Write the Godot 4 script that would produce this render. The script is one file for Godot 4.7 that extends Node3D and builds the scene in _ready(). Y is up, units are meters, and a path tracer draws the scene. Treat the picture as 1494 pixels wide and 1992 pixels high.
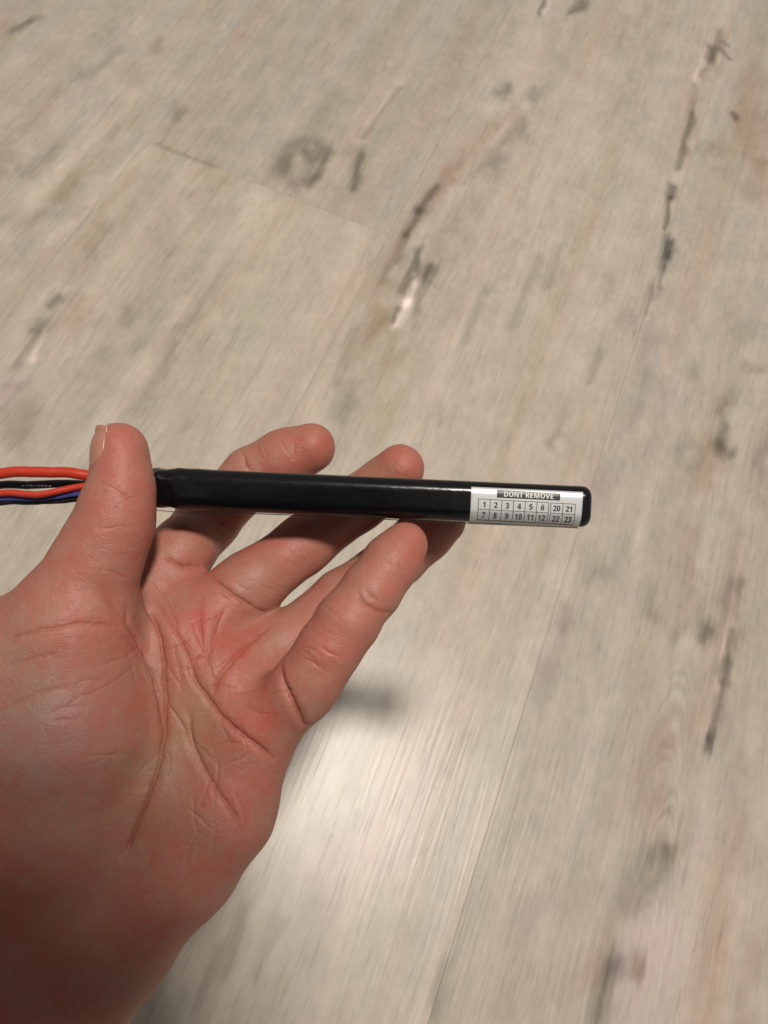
extends Node3D
# A left hand holds a black stick-shaped battery pack over a pale wood-look floor; one ceiling lamp almost straight above.
# Hand and battery are given in millimetres in the frame of the palm: x to the right, y up the palm, z out of the palm.

const MM := 0.001
const EYE_HEIGHT := 0.45
const PALM_TURN := Basis(Vector3(0.92307, 0.12007, -0.3654), Vector3(-0.38184, 0.40023, -0.83308), Vector3(0.04622, 0.90852, 0.41529))
const PALM_DISTANCE := 0.215
const LAMP_AT := Vector3(0.115, 2.34, -0.276)
const LAMP_ENERGY := 4.6
const LAMP_RADIUS := 0.12

var palm := Transform3D()


func _ready():
	# camera, air, exposure
	var cam := Camera3D.new()
	cam.name = "camera"
	cam.fov = rad_to_deg(2.0 * atan(996.0 / 1449.0))
	cam.near = 0.01
	cam.far = 20.0
	cam.transform = Transform3D(PALM_TURN, Vector3(0, EYE_HEIGHT, 0))
	# the phone's small lens: the hand is sharp, the floor behind it slightly soft
	var lens := CameraAttributesPhysical.new()
	lens.frustum_focal_length = 12.0 * 1449.0 / 996.0
	lens.frustum_focus_distance = 0.214
	lens.frustum_near = 0.01
	lens.frustum_far = 20.0
	lens.exposure_aperture = 19.0
	cam.attributes = lens
	add_child(cam)
	palm = Transform3D(PALM_TURN, Vector3(0, EYE_HEIGHT, 0) - PALM_TURN.z * PALM_DISTANCE)
	var env := Environment.new()
	env.background_mode = Environment.BG_COLOR
	env.background_color = Color(0.245, 0.233, 0.224).linear_to_srgb()
	env.tonemap_mode = Environment.TONE_MAPPER_LINEAR
	env.tonemap_exposure = 1.0
	env.sdfgi_enabled = true
	env.ssao_enabled = true
	env.ssil_enabled = true
	var world := WorldEnvironment.new()
	world.name = "air"
	world.environment = env
	add_child(world)
	build_lamp()
	build_floor()
	build_hand()
	build_battery()
	build_phone()
	build_person()


# ---------------------------------------------------------------- helpers

func tag(o: Node3D, label := "", category := "", group := "", kind := "") -> Node3D:
	if label: o.set_meta("label", label)
	if category: o.set_meta("category", category)
	if group: o.set_meta("group", group)
	if kind: o.set_meta("kind", kind)
	return o


func put(called: String, mesh: Mesh, mat: Material, parent: Node3D) -> MeshInstance3D:
	var o := MeshInstance3D.new()
	o.name = called
	o.mesh = mesh
	if mat: o.material_override = mat
	parent.add_child(o, true)
	return o


func paint(linear: Color, rough: float, metal := 0.0, spec := 0.5) -> StandardMaterial3D:
	var m := StandardMaterial3D.new()
	m.albedo_color = linear.linear_to_srgb()
	m.roughness = rough
	m.metallic = metal
	m.metallic_specular = spec
	return m


func commit(verts: PackedVector3Array, index: PackedInt32Array, uvs := PackedVector2Array(), colors := PackedColorArray(), flat := false) -> ArrayMesh:
	# normals from the faces (front faces run clockwise)
	var norms := PackedVector3Array()
	norms.resize(verts.size())
	for i in range(0, index.size(), 3):
		var a := index[i]
		var b := index[i + 1]
		var c := index[i + 2]
		var fn := (verts[c] - verts[a]).cross(verts[b] - verts[a])
		norms[a] += fn
		norms[b] += fn
		norms[c] += fn
	for i in norms.size():
		norms[i] = norms[i].normalized()
	var arr := []
	arr.resize(Mesh.ARRAY_MAX)
	arr[Mesh.ARRAY_VERTEX] = verts
	arr[Mesh.ARRAY_NORMAL] = norms
	if uvs.size(): arr[Mesh.ARRAY_TEX_UV] = uvs
	if colors.size(): arr[Mesh.ARRAY_COLOR] = colors
	arr[Mesh.ARRAY_INDEX] = index
	var m := ArrayMesh.new()
	m.add_surface_from_arrays(Mesh.PRIMITIVE_TRIANGLES, arr)
	return m


func loft(rings: Array, cap := true) -> ArrayMesh:
	# rings of equal size, each a PackedVector3Array, running counter-clockwise seen from the far end
	var verts := PackedVector3Array()
	var index := PackedInt32Array()
	var n: int = rings[0].size()
	for r in rings: verts.append_array(r)
	for i in rings.size() - 1:
		for j in n:
			var a := i * n + j
			var b := i * n + (j + 1) % n
			index.append_array([a, a + n, b, b, a + n, b + n])
	if cap:
		for e in [0, rings.size() - 1]:
			var mid := Vector3.ZERO
			for p in rings[e]: mid += p
			var first := verts.size()
			verts.append(mid / n)
			verts.append_array(rings[e])
			for j in n:
				var a := first + 1 + j
				var b := first + 1 + (j + 1) % n
				index.append_array([first, a, b] if e == 0 else [first, b, a])
	return commit(verts, index)


func curve_points(pts: Array, step: float) -> PackedVector3Array:
	var c := Curve3D.new()
	c.bake_interval = step
	for i in pts.size():
		var t: Vector3 = (pts[mini(i + 1, pts.size() - 1)] - pts[maxi(i - 1, 0)]) / 6.0
		c.add_point(pts[i], -t, t)
	return c.get_baked_points()


func tube(pts: Array, r: float, sides := 14, step := 1.5) -> ArrayMesh:
	# millimetres in, metres out
	var line := curve_points(pts, step)
	var kink := FastNoiseLite.new()
	kink.seed = int(r * 100.0)
	kink.frequency = 0.045
	for i in line.size(): line[i] += Vector3(0, kink.get_noise_1d(i * step), kink.get_noise_1d(i * step + 500.0)) * minf(r, 0.8) * 0.5
	var rings := []
	var side := Vector3.UP
	for i in line.size():
		var along := (line[mini(i + 1, line.size() - 1)] - line[maxi(i - 1, 0)]).normalized()
		side = (side - along * side.dot(along)).normalized()
		var other := along.cross(side)
		var ring := PackedVector3Array()
		for j in sides:
			var a := TAU * j / sides
			ring.append((line[i] + (side * cos(a) + other * sin(a)) * r) * MM)
		rings.append(ring)
	return loft(rings)


func bevel_box(size: Vector3, r: float, seg := 4) -> ArrayMesh:
	# a box with rounded edges: a cube grid pushed onto the rounded shape
	var verts := PackedVector3Array()
	var index := PackedInt32Array()
	var half := size / 2.0
	var steps := PackedFloat32Array()
	for i in seg + 1: steps.append(-1.0 + i * 0.25 / seg)
	for i in seg + 1: steps.append(0.75 + i * 0.25 / seg)
	for f in 6:
		var axis := f / 2
		var sgn := 1.0 if f % 2 == 0 else -1.0
		var first := verts.size()
		var m := steps.size()
		for i in m:
			for j in m:
				var q := Vector3.ZERO
				var s := [0.0, 0.0]
				for k in 2:
					var t: float = steps[i] if k == 0 else steps[j]
					var h: float = half[(axis + 1 + k) % 3]
					s[k] = signf(t) * (h - r + r * (absf(t) - 0.75) * 4.0) if absf(t) > 0.75 else signf(t) * (h - r)
				q[axis] = sgn * half[axis]
				q[(axis + 1) % 3] = s[0]
				q[(axis + 2) % 3] = s[1]
				var core := q.clamp(-(half - Vector3.ONE * r), half - Vector3.ONE * r)
				verts.append(core + (q - core).normalized() * r)
		for i in m - 1:
			for j in m - 1:
				var a := first + i * m + j
				if sgn > 0: index.append_array([a, a + 1, a + m, a + 1, a + m + 1, a + m])
				else: index.append_array([a, a + m, a + 1, a + 1, a + m, a + m + 1])
	return commit(verts, index)


# ---------------------------------------------------------------- lamp

func build_lamp():
	var lamp := Node3D.new()
	lamp.name = "ceiling_lamp"
	lamp.position = LAMP_AT
	add_child(lamp)
	tag(lamp, "small round ceiling lamp straight above the hand, out of the picture", "lamp")
	var glow := paint(Color(0.9, 0.9, 0.85), 0.4)
	glow.emission_enabled = true
	glow.emission = Color(1.0, 0.93, 0.82)
	glow.emission_energy_multiplier = 6.0
	var s := SphereMesh.new()
	s.radius = LAMP_RADIUS + 0.004
	s.height = s.radius * 2.0
	put("bulb", s, glow, lamp)
	var white := paint(Color(0.75, 0.75, 0.73), 0.5)
	var rings := []
	for p in [[0.09, 0.126], [0.12, 0.132], [0.12, 0.155], [0.02, 0.16], [0.02, 0.2]]:
		var ring := PackedVector3Array()
		for j in 32: ring.append(Vector3(cos(TAU * j / 32) * p[0], p[1], sin(TAU * j / 32) * p[0]))
		rings.append(ring)
	put("socket", loft(rings), white, lamp)
	var o := OmniLight3D.new()
	o.name = "lamp_light"
	o.position = LAMP_AT
	o.light_color = Color(1.0, 0.975, 0.945)
	o.light_energy = LAMP_ENERGY
	o.light_size = LAMP_RADIUS
	o.omni_range = 8.0
	o.omni_attenuation = 2.0
	o.shadow_enabled = true
	add_child(o)


# ---------------------------------------------------------------- floor

const PLANK_WIDTH := 211.5
const PLANK_LENGTH := 1280.0
const ACROSS := 0.6       # millimetres per texel
const ALONG := 0.9
var marks := []
var arches := []


func mark(a: Vector2, b: Vector2, w: float, tint: Vector3):
	marks.append([a, b, w, tint])


func floor_marks():
	mark(Vector2(-199.4, 467.7), Vector2(-199.4, 467.7), 22, Vector3(0.94, 0.94, 0.93))
	mark(Vector2(-203.4, 478.7), Vector2(-197.6, 474), 5, Vector3(0.77, 0.77, 0.78))
	mark(Vector2(-186.2, 455.5), Vector2(-183.7, 460.1), 6, Vector3(0.81, 0.81, 0.8))
	mark(Vector2(-214.5, 452.6), Vector2(-214.5, 460.5), 6, Vector3(0.88, 0.88, 0.87))
	mark(Vector2(-185.1, 477.1), Vector2(-187.8, 487.6), 4, Vector3(0.87, 0.87, 0.87))
	mark(Vector2(-202.8, 467.1), Vector2(-202.4, 471.3), 5, Vector3(1.06, 1.06, 1.06))
	mark(Vector2(-161.7, 501), Vector2(-153.5, 463.3), 3.12, Vector3(0.75, 0.75, 0.74))
	mark(Vector2(-166, 500), Vector2(-157.3, 484.7), 6, Vector3(0.93, 0.93, 0.92))
	mark(Vector2(-162.8, 594.2), Vector2(-167.2, 521.3), 2.4, Vector3(0.88, 0.87, 0.86))
	mark(Vector2(-162.1, 611.7), Vector2(-168.4, 540.5), 4.2, Vector3(1.07, 1.07, 1.07))
	mark(Vector2(-314.9, 472.8), Vector2(-310.8, 463.4), 4.2, Vector3(0.85, 0.85, 0.85))
	mark(Vector2(-211.7, 551.7), Vector2(-205.6, 504.8), 9, Vector3(0.96, 0.96, 0.95))
	mark(Vector2(-476.9, 490.8), Vector2(-470.7, 507.2), 5, Vector3(0.78, 0.77, 0.78))
	mark(Vector2(-470.7, 510.4), Vector2(-467.8, 517), 4, Vector3(0.87, 0.86, 0.86))
	mark(Vector2(-495.2, 513.3), Vector2(-481.7, 511.4), 12, Vector3(0.99, 0.99, 1.01))
	mark(Vector2(-497.1, 504), Vector2(-484.9, 488.1), 8, Vector3(0.98, 0.95, 0.94))
	mark(Vector2(-409.2, 452.5), Vector2(-406.6, 395.7), 5, Vector3(0.97, 0.94, 0.93))
	mark(Vector2(-398.6, 427.2), Vector2(-399.1, 416.7), 6, Vector3(0.97, 0.94, 0.92))
	mark(Vector2(-393.4, 486), Vector2(-402.5, 473.1), 7, Vector3(0.89, 0.89, 0.88))
	mark(Vector2(-392.9, 510.4), Vector2(-390.7, 498.1), 6, Vector3(0.88, 0.88, 0.87))
	mark(Vector2(-369.8, 544), Vector2(-367.1, 530), 5, Vector3(0.92, 0.9, 0.89))
	mark(Vector2(-370.7, 501.2), Vector2(-371.5, 489.6), 8, Vector3(0.97, 0.96, 0.93))
	mark(Vector2(-341.6, 400.3), Vector2(-348.1, 344), 5.5, Vector3(0.97, 0.95, 0.92))
	mark(Vector2(-350.6, 370), Vector2(-349.7, 343.2), 5, Vector3(0.96, 0.94, 0.91))
	mark(Vector2(-377.4, 396.1), Vector2(-379.7, 359.9), 6, Vector3(0.94, 0.93, 0.92))
	mark(Vector2(-404.4, 371), Vector2(-395.9, 350.7), 10, Vector3(0.91, 0.91, 0.9))
	mark(Vector2(-348.3, 323.4), Vector2(-352.3, 312.6), 7, Vector3(0.91, 0.9, 0.89))
	mark(Vector2(-367.5, 313), Vector2(-369.5, 306.2), 6, Vector3(0.89, 0.89, 0.88))
	mark(Vector2(-374.7, 387.9), Vector2(-372.3, 376.5), 5, Vector3(0.89, 0.89, 0.88))
	mark(Vector2(-352.3, 474.9), Vector2(-362.3, 320.4), 5, Vector3(1.07, 1.07, 1.07))
	mark(Vector2(-315.9, 428), Vector2(-326.3, 301.3), 5, Vector3(1.07, 1.07, 1.07))
	mark(Vector2(-339.9, 437.5), Vector2(-344.5, 462.5), 7, Vector3(0.97, 0.97, 0.93))
	mark(Vector2(-347.6, 433.1), Vector2(-346.3, 420.5), 4, Vector3(0.94, 0.92, 0.9))
	mark(Vector2(-314.1, 429), Vector2(-258.5, 430.5), 1.68, Vector3(0.89, 0.89, 0.88))
	mark(Vector2(-300.3, 423.7), Vector2(-299.4, 417.8), 8, Vector3(0.98, 0.97, 0.94))
	mark(Vector2(-264.5, 424.5), Vector2(-252.4, 418.5), 10, Vector3(0.98, 0.98, 0.95))
	mark(Vector2(-296.7, 263.5), Vector2(-298.2, 256.6), 4, Vector3(0.75, 0.74, 0.72))
	mark(Vector2(-296.5, 239.4), Vector2(-296.8, 233.4), 4.5, Vector3(0.77, 0.77, 0.75))
	mark(Vector2(-294.3, 230.7), Vector2(-292.3, 201.2), 3, Vector3(0.85, 0.84, 0.83))
	mark(Vector2(-290.4, 230.7), Vector2(-286.1, 209.9), 2.04, Vector3(1.13, 1.12, 1.14))
	mark(Vector2(-286.1, 209.9), Vector2(-285.1, 173.1), 3.84, Vector3(1.16, 1.14, 1.15))
	mark(Vector2(-286.8, 186.5), Vector2(-283.3, 170.4), 5, Vector3(0.88, 0.86, 0.88))
	mark(Vector2(-285.4, 205.6), Vector2(-283.9, 188), 5, Vector3(0.94, 0.94, 0.95))
	mark(Vector2(-304.7, 307.3), Vector2(-305.1, 280), 12, Vector3(0.98, 0.95, 0.94))
	mark(Vector2(-312.9, 354.4), Vector2(-304.9, 318.3), 8, Vector3(0.97, 0.95, 0.92))
	mark(Vector2(-312.3, 388.2), Vector2(-283, 324.4), 7, Vector3(0.98, 0.96, 0.94))
	mark(Vector2(-281.5, 261.1), Vector2(-280, 251.8), 9, Vector3(0.98, 0.95, 0.94))
	mark(Vector2(-304.3, 335.7), Vector2(-300.8, 314.9), 5, Vector3(0.94, 0.94, 0.93))
	mark(Vector2(-281.2, 396.3), Vector2(-243.2, 301.7), 16, Vector3(0.97, 0.97, 0.97))
	mark(Vector2(-248.6, 278), Vector2(-245.7, 269.3), 7, Vector3(0.89, 0.89, 0.88))
	mark(Vector2(-246.7, 239.1), Vector2(-246, 234.6), 4, Vector3(0.91, 0.91, 0.9))
	mark(Vector2(-228.7, 253), Vector2(-228.1, 248.4), 4, Vector3(0.92, 0.92, 0.91))
	mark(Vector2(-205.9, 342.9), Vector2(-209.8, 262.5), 5, Vector3(0.92, 0.92, 0.91))
	mark(Vector2(-199.9, 297.8), Vector2(-209.7, 277.5), 5, Vector3(0.93, 0.93, 0.92))
	mark(Vector2(-205.1, 264.9), Vector2(-202.7, 209.5), 5, Vector3(0.93, 0.93, 0.93))
	mark(Vector2(-266.5, 178.5), Vector2(-265.8, 159.4), 8, Vector3(0.88, 0.87, 0.86))
	mark(Vector2(-170.4, 312.9), Vector2(-165.4, 292.3), 9, Vector3(0.99, 1.01, 1))
	mark(Vector2(-182.2, 401.7), Vector2(-184, 290.5), 14, Vector3(1.03, 1.03, 1.03))
	mark(Vector2(-172.3, 419.1), Vector2(-144.8, 251.5), 18, Vector3(1.02, 1.02, 1.02))
	mark(Vector2(-223.7, 311.8), Vector2(-222.5, 271), 10, Vector3(0.98, 0.98, 0.97))
	mark(Vector2(-205.3, 413.4), Vector2(-205.4, 395.1), 16, Vector3(1.04, 1.04, 1.03))
	mark(Vector2(-128, 418.9), Vector2(-121.8, 343.1), 14, Vector3(1.03, 1.03, 1.03))
	mark(Vector2(-76.1, 645.9), Vector2(-78.2, 636.8), 7, Vector3(0.79, 0.79, 0.78))
	mark(Vector2(-51, 654.5), Vector2(-51.1, 646.6), 6, Vector3(0.86, 0.86, 0.85))
	mark(Vector2(-54.4, 633), Vector2(-63.4, 568.8), 4.2, Vector3(1.07, 1.06, 1.06))
	mark(Vector2(-49.6, 609.4), Vector2(-65.8, 526), 8, Vector3(0.87, 0.86, 0.85))
	mark(Vector2(-63, 612.8), Vector2(-86.4, 524.5), 8, Vector3(0.97, 0.94, 0.93))
	mark(Vector2(-80.6, 591.4), Vector2(-90.1, 495.9), 11, Vector3(0.97, 0.94, 0.93))
	mark(Vector2(-86.4, 524.5), Vector2(-98.5, 411), 7, Vector3(0.95, 0.92, 0.91))
	mark(Vector2(-91.7, 500.2), Vector2(-95.9, 468.2), 3.36, Vector3(0.7, 0.7, 0.69))
	mark(Vector2(-95.9, 468.2), Vector2(-96.1, 439.1), 3.36, Vector3(0.72, 0.71, 0.7))
	mark(Vector2(-96.1, 439.1), Vector2(-94.4, 387.4), 4.2, Vector3(0.84, 0.83, 0.81))
	mark(Vector2(-100.1, 398.6), Vector2(-99.7, 370.7), 6, Vector3(0.96, 0.92, 0.91))
	mark(Vector2(-65.1, 490.2), Vector2(-69.4, 414.8), 7, Vector3(0.91, 0.9, 0.89))
	mark(Vector2(-71.2, 419.6), Vector2(-72.4, 394.9), 2.4, Vector3(1.1, 1.09, 1.1))
	mark(Vector2(-72.4, 394.9), Vector2(-72.3, 376.6), 3.6, Vector3(1.17, 1.15, 1.17))
	mark(Vector2(-72.3, 376.6), Vector2(-72.2, 354.6), 4, Vector3(1.3, 1.29, 1.31))
	mark(Vector2(-81.1, 427.3), Vector2(-78.1, 410.2), 3.84, Vector3(0.71, 0.7, 0.7))
	mark(Vector2(-66.5, 416.3), Vector2(-67.5, 407.2), 5, Vector3(0.69, 0.68, 0.67))
	mark(Vector2(-78.5, 398.5), Vector2(-78.8, 387.1), 4.32, Vector3(0.75, 0.74, 0.73))
	mark(Vector2(-75.3, 366.9), Vector2(-75, 357.4), 3.12, Vector3(0.69, 0.68, 0.68))
	mark(Vector2(-65.9, 399.5), Vector2(-61.9, 373.8), 4, Vector3(0.85, 0.84, 0.83))
	mark(Vector2(-89.2, 381.7), Vector2(-86.9, 319.1), 9, Vector3(0.96, 0.93, 0.9))
	mark(Vector2(-87.2, 360.8), Vector2(-85.4, 340.5), 7, Vector3(0.94, 0.91, 0.88))
	mark(Vector2(-68.1, 344), Vector2(-64.9, 320), 6, Vector3(0.95, 0.92, 0.88))
	mark(Vector2(-59.9, 312.5), Vector2(-53.9, 277), 12, Vector3(0.98, 0.98, 0.94))
	mark(Vector2(-97.4, 334.4), Vector2(-91.7, 287), 4, Vector3(0.9, 0.9, 0.88))
	mark(Vector2(-79.3, 290.7), Vector2(-80.1, 264.3), 6, Vector3(0.89, 0.89, 0.88))
	mark(Vector2(27.5, 595.5), Vector2(35.1, 548.4), 8, Vector3(1, 1.01, 1.01))
	mark(Vector2(40.8, 571.7), Vector2(48.9, 549.4), 7, Vector3(0.99, 1.01, 1))
	mark(Vector2(-4.1, 570.7), Vector2(-8.4, 521.3), 7, Vector3(1.02, 1.01, 1.02))
	mark(Vector2(19.7, 634.6), Vector2(21.2, 592), 12, Vector3(1.03, 1.03, 1.03))
	mark(Vector2(-77.3, 792.7), Vector2(-76.1, 770.3), 4.2, Vector3(1.09, 1.09, 1.11))
	mark(Vector2(-82.3, 787.5), Vector2(-80, 765.1), 3.12, Vector3(0.75, 0.75, 0.74))
	mark(Vector2(-71.7, 796.2), Vector2(-71.3, 787.2), 8, Vector3(0.98, 0.97, 0.99))
	mark(Vector2(-48.4, 811.1), Vector2(-51.3, 786), 6, Vector3(0.79, 0.79, 0.78))
	mark(Vector2(-46.2, 803.1), Vector2(-53.6, 770.9), 5, Vector3(0.89, 0.89, 0.88))
	mark(Vector2(17.6, 834.3), Vector2(1.8, 743.7), 7, Vector3(0.94, 0.94, 0.93))
	mark(Vector2(2.4, 806.1), Vector2(0.7, 769.1), 8, Vector3(0.94, 0.93, 0.93))
	mark(Vector2(-56.1, 751.5), Vector2(-52.5, 693.9), 7, Vector3(0.95, 0.95, 0.94))
	mark(Vector2(-22.2, 416.5), Vector2(-19.1, 363.5), 3.6, Vector3(0.92, 0.92, 0.91))
	mark(Vector2(-14.3, 473.8), Vector2(-14.8, 420.3), 3.6, Vector3(0.94, 0.93, 0.93))
	mark(Vector2(9.7, 468.4), Vector2(8.4, 388), 3.6, Vector3(0.92, 0.92, 0.91))
	mark(Vector2(22.2, 487.1), Vector2(22.6, 439.8), 3.6, Vector3(0.91, 0.91, 0.9))
	mark(Vector2(69.3, 336.5), Vector2(69.3, 322.1), 5, Vector3(0.9, 0.9, 0.89))
	mark(Vector2(68.2, 312.2), Vector2(65.9, 306.5), 4, Vector3(0.86, 0.86, 0.85))
	mark(Vector2(78.3, 401.8), Vector2(80, 371.5), 3.6, Vector3(0.89, 0.89, 0.88))
	mark(Vector2(67.9, 475.1), Vector2(70.5, 453.1), 5, Vector3(0.92, 0.92, 0.91))
	mark(Vector2(62.7, 345.5), Vector2(59.7, 341.6), 8, Vector3(0.94, 0.94, 0.93))
	mark(Vector2(93.3, 842.7), Vector2(94.9, 791.8), 4, Vector3(0.82, 0.82, 0.8))
	mark(Vector2(83.8, 807), Vector2(85.3, 751.9), 3.12, Vector3(1.13, 1.12, 1.14))
	mark(Vector2(89.6, 810.6), Vector2(90, 797.6), 5.5, Vector3(0.71, 0.7, 0.69))
	mark(Vector2(98.3, 815.9), Vector2(111.5, 803.6), 2.64, Vector3(0.78, 0.77, 0.76))
	mark(Vector2(97, 828.6), Vector2(106.7, 823.8), 2.64, Vector3(0.81, 0.8, 0.79))
	mark(Vector2(90.9, 776.5), Vector2(91, 765.4), 5, Vector3(0.85, 0.84, 0.82))
	mark(Vector2(101.1, 786.9), Vector2(106.4, 773), 5, Vector3(0.92, 0.92, 0.91))
	mark(Vector2(86, 748.2), Vector2(90.9, 706.6), 3.6, Vector3(0.91, 0.9, 0.89))
	mark(Vector2(90, 706.1), Vector2(94.4, 626), 3.12, Vector3(0.77, 0.77, 0.75))
	mark(Vector2(90.3, 722.2), Vector2(94.1, 655), 5, Vector3(0.92, 0.91, 0.89))
	mark(Vector2(93.5, 601), Vector2(94.9, 588), 3.84, Vector3(0.69, 0.69, 0.69))
	mark(Vector2(94.9, 588), Vector2(99, 550.4), 2.4, Vector3(0.7, 0.7, 0.69))
	mark(Vector2(102.1, 542.5), Vector2(106.7, 507.5), 4.08, Vector3(0.76, 0.77, 0.77))
	mark(Vector2(106.5, 535.3), Vector2(107.1, 520), 3.6, Vector3(0.65, 0.64, 0.65))
	mark(Vector2(109.2, 539.9), Vector2(110.8, 528.1), 3, Vector3(0.85, 0.84, 0.85))
	mark(Vector2(100.1, 535), Vector2(103, 517.8), 3.6, Vector3(0.98, 0.99, 0.99))
	mark(Vector2(107.1, 507.7), Vector2(107.9, 484.1), 2.4, Vector3(0.85, 0.84, 0.84))
	mark(Vector2(103.2, 481.7), Vector2(106, 454.3), 4, Vector3(0.85, 0.83, 0.84))
	mark(Vector2(105.9, 489), Vector2(107.9, 449.6), 1.44, Vector3(1.12, 1.11, 1.11))
	mark(Vector2(86.1, 455.4), Vector2(89.6, 429.1), 6, Vector3(1.02, 1, 1.01))
	mark(Vector2(93, 444.8), Vector2(100.6, 440.3), 6, Vector3(0.94, 0.93, 0.94))
	mark(Vector2(123.3, 435.2), Vector2(125.3, 353.8), 11, Vector3(0.97, 0.96, 0.97))
	mark(Vector2(118.2, 392.8), Vector2(119.3, 370.6), 6, Vector3(0.97, 0.99, 0.98))
	mark(Vector2(118.5, 365.2), Vector2(112.2, 333.2), 5, Vector3(0.97, 0.95, 0.97))
	mark(Vector2(143.1, 402.5), Vector2(142.3, 386.8), 7, Vector3(1, 0.98, 1))
	mark(Vector2(111, 451.2), Vector2(114.7, 398.9), 5, Vector3(0.96, 0.95, 0.96))
	mark(Vector2(106.6, 293.8), Vector2(104.6, 279.6), 8, Vector3(0.97, 0.95, 0.97))
	mark(Vector2(96.6, 620.2), Vector2(96.5, 602.6), 5, Vector3(1.06, 1.06, 1.06))
	mark(Vector2(148.7, 773.1), Vector2(172.6, 670), 22, Vector3(0.97, 0.94, 0.93))
	mark(Vector2(145.4, 730.5), Vector2(154.9, 704.8), 14, Vector3(0.97, 0.94, 0.92))
	mark(Vector2(129.1, 724.1), Vector2(132.7, 720.8), 4, Vector3(0.69, 0.69, 0.68))
	mark(Vector2(138.6, 710.8), Vector2(166.2, 666.4), 7, Vector3(0.98, 0.95, 0.93))
	mark(Vector2(120.9, 670.2), Vector2(164, 679.8), 6, Vector3(0.95, 0.95, 0.94))
	mark(Vector2(116.4, 667.7), Vector2(114.5, 651.9), 5, Vector3(0.91, 0.9, 0.89))
	mark(Vector2(175, 642.6), Vector2(157.2, 632.8), 10, Vector3(0.96, 0.95, 0.94))
	mark(Vector2(179, 399.6), Vector2(178.9, 389.5), 4, Vector3(0.93, 0.89, 0.88))
	mark(Vector2(185.9, 378), Vector2(182.1, 361.7), 5, Vector3(0.79, 0.79, 0.78))
	mark(Vector2(182.5, 359.5), Vector2(185.2, 356), 5, Vector3(0.81, 0.8, 0.79))
	mark(Vector2(194.8, 358.2), Vector2(193.4, 355.2), 3.6, Vector3(0.76, 0.76, 0.75))
	mark(Vector2(178.4, 359.9), Vector2(178.8, 327.5), 10, Vector3(0.97, 0.94, 0.92))
	mark(Vector2(187.6, 343.1), Vector2(186.4, 328.8), 10, Vector3(0.97, 0.94, 0.93))
	mark(Vector2(185.6, 444.7), Vector2(188.6, 451.6), 8, Vector3(1.05, 1.05, 1.05))
	mark(Vector2(188.8, 438.2), Vector2(203.4, 440.1), 5, Vector3(0.91, 0.9, 0.89))
	mark(Vector2(184.9, 412.7), Vector2(180.8, 390.4), 6, Vector3(0.9, 0.9, 0.88))
	mark(Vector2(154, 421), Vector2(153, 415.2), 6, Vector3(0.91, 0.91, 0.9))
	mark(Vector2(183.1, 470.9), Vector2(182, 464.8), 9, Vector3(0.94, 0.94, 0.93))
	mark(Vector2(218.3, 383.8), Vector2(214.8, 358.2), 6, Vector3(0.88, 0.86, 0.87))
	mark(Vector2(215.7, 389.9), Vector2(213.6, 336.9), 1.92, Vector3(1.08, 1.08, 1.08))
	mark(Vector2(214.1, 362.6), Vector2(213.6, 330.1), 7, Vector3(0.95, 0.94, 0.95))
	mark(Vector2(214.3, 330.4), Vector2(215, 246.6), 2.4, Vector3(1.09, 1.08, 1.1))
	mark(Vector2(212.8, 290.5), Vector2(208.2, 263.6), 10, Vector3(0.98, 0.96, 0.97))
	mark(Vector2(212, 253.2), Vector2(208.9, 240), 6, Vector3(0.86, 0.85, 0.86))
	mark(Vector2(217.5, 259.6), Vector2(217.6, 232.2), 4, Vector3(0.85, 0.84, 0.84))
	mark(Vector2(216.7, 243.5), Vector2(216.6, 180.5), 2.4, Vector3(1.13, 1.12, 1.13))
	mark(Vector2(218.5, 221.3), Vector2(221.5, 186), 3.12, Vector3(0.76, 0.76, 0.76))
	mark(Vector2(218.3, 184.7), Vector2(218, 147), 2.64, Vector3(0.75, 0.74, 0.74))
	mark(Vector2(211.6, 207.1), Vector2(216.8, 153.1), 8, Vector3(1.01, 0.99, 1))
	mark(Vector2(216.6, 180.5), Vector2(215.5, 145.9), 2.16, Vector3(1.1, 1.09, 1.1))
	mark(Vector2(218.3, 147.1), Vector2(218.2, 142.1), 3.84, Vector3(0.67, 0.66, 0.66))
	mark(Vector2(218.4, 199), Vector2(216.4, 191), 4, Vector3(0.78, 0.78, 0.78))
	mark(Vector2(201.7, 215.8), Vector2(200.7, 209.8), 4.32, Vector3(0.73, 0.73, 0.72))
	mark(Vector2(208.3, 214.9), Vector2(205.6, 210.1), 6, Vector3(0.92, 0.91, 0.91))
	mark(Vector2(196.7, 219.3), Vector2(190.8, 213), 6, Vector3(0.92, 0.92, 0.91))
	mark(Vector2(184.7, 204.7), Vector2(184.4, 202.8), 4, Vector3(0.88, 0.88, 0.86))
	mark(Vector2(195.8, 205.8), Vector2(194.4, 204.1), 7, Vector3(1.05, 1.05, 1.05))
	mark(Vector2(176.4, 282.4), Vector2(177.7, 258.1), 8, Vector3(0.97, 0.94, 0.93))
	mark(Vector2(186.8, 250), Vector2(184.6, 225.5), 9, Vector3(0.98, 0.95, 0.94))
	mark(Vector2(162.4, 227.4), Vector2(163, 212.2), 5, Vector3(0.91, 0.91, 0.9))
	mark(Vector2(122.7, 225.5), Vector2(121.3, 217), 6, Vector3(0.9, 0.9, 0.89))
	mark(Vector2(142.5, 297.2), Vector2(144.7, 255.6), 2.4, Vector3(1.06, 1.06, 1.06))
	mark(Vector2(108.9, 177.5), Vector2(108.6, 148.7), 7, Vector3(0.97, 0.96, 0.98))
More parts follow.
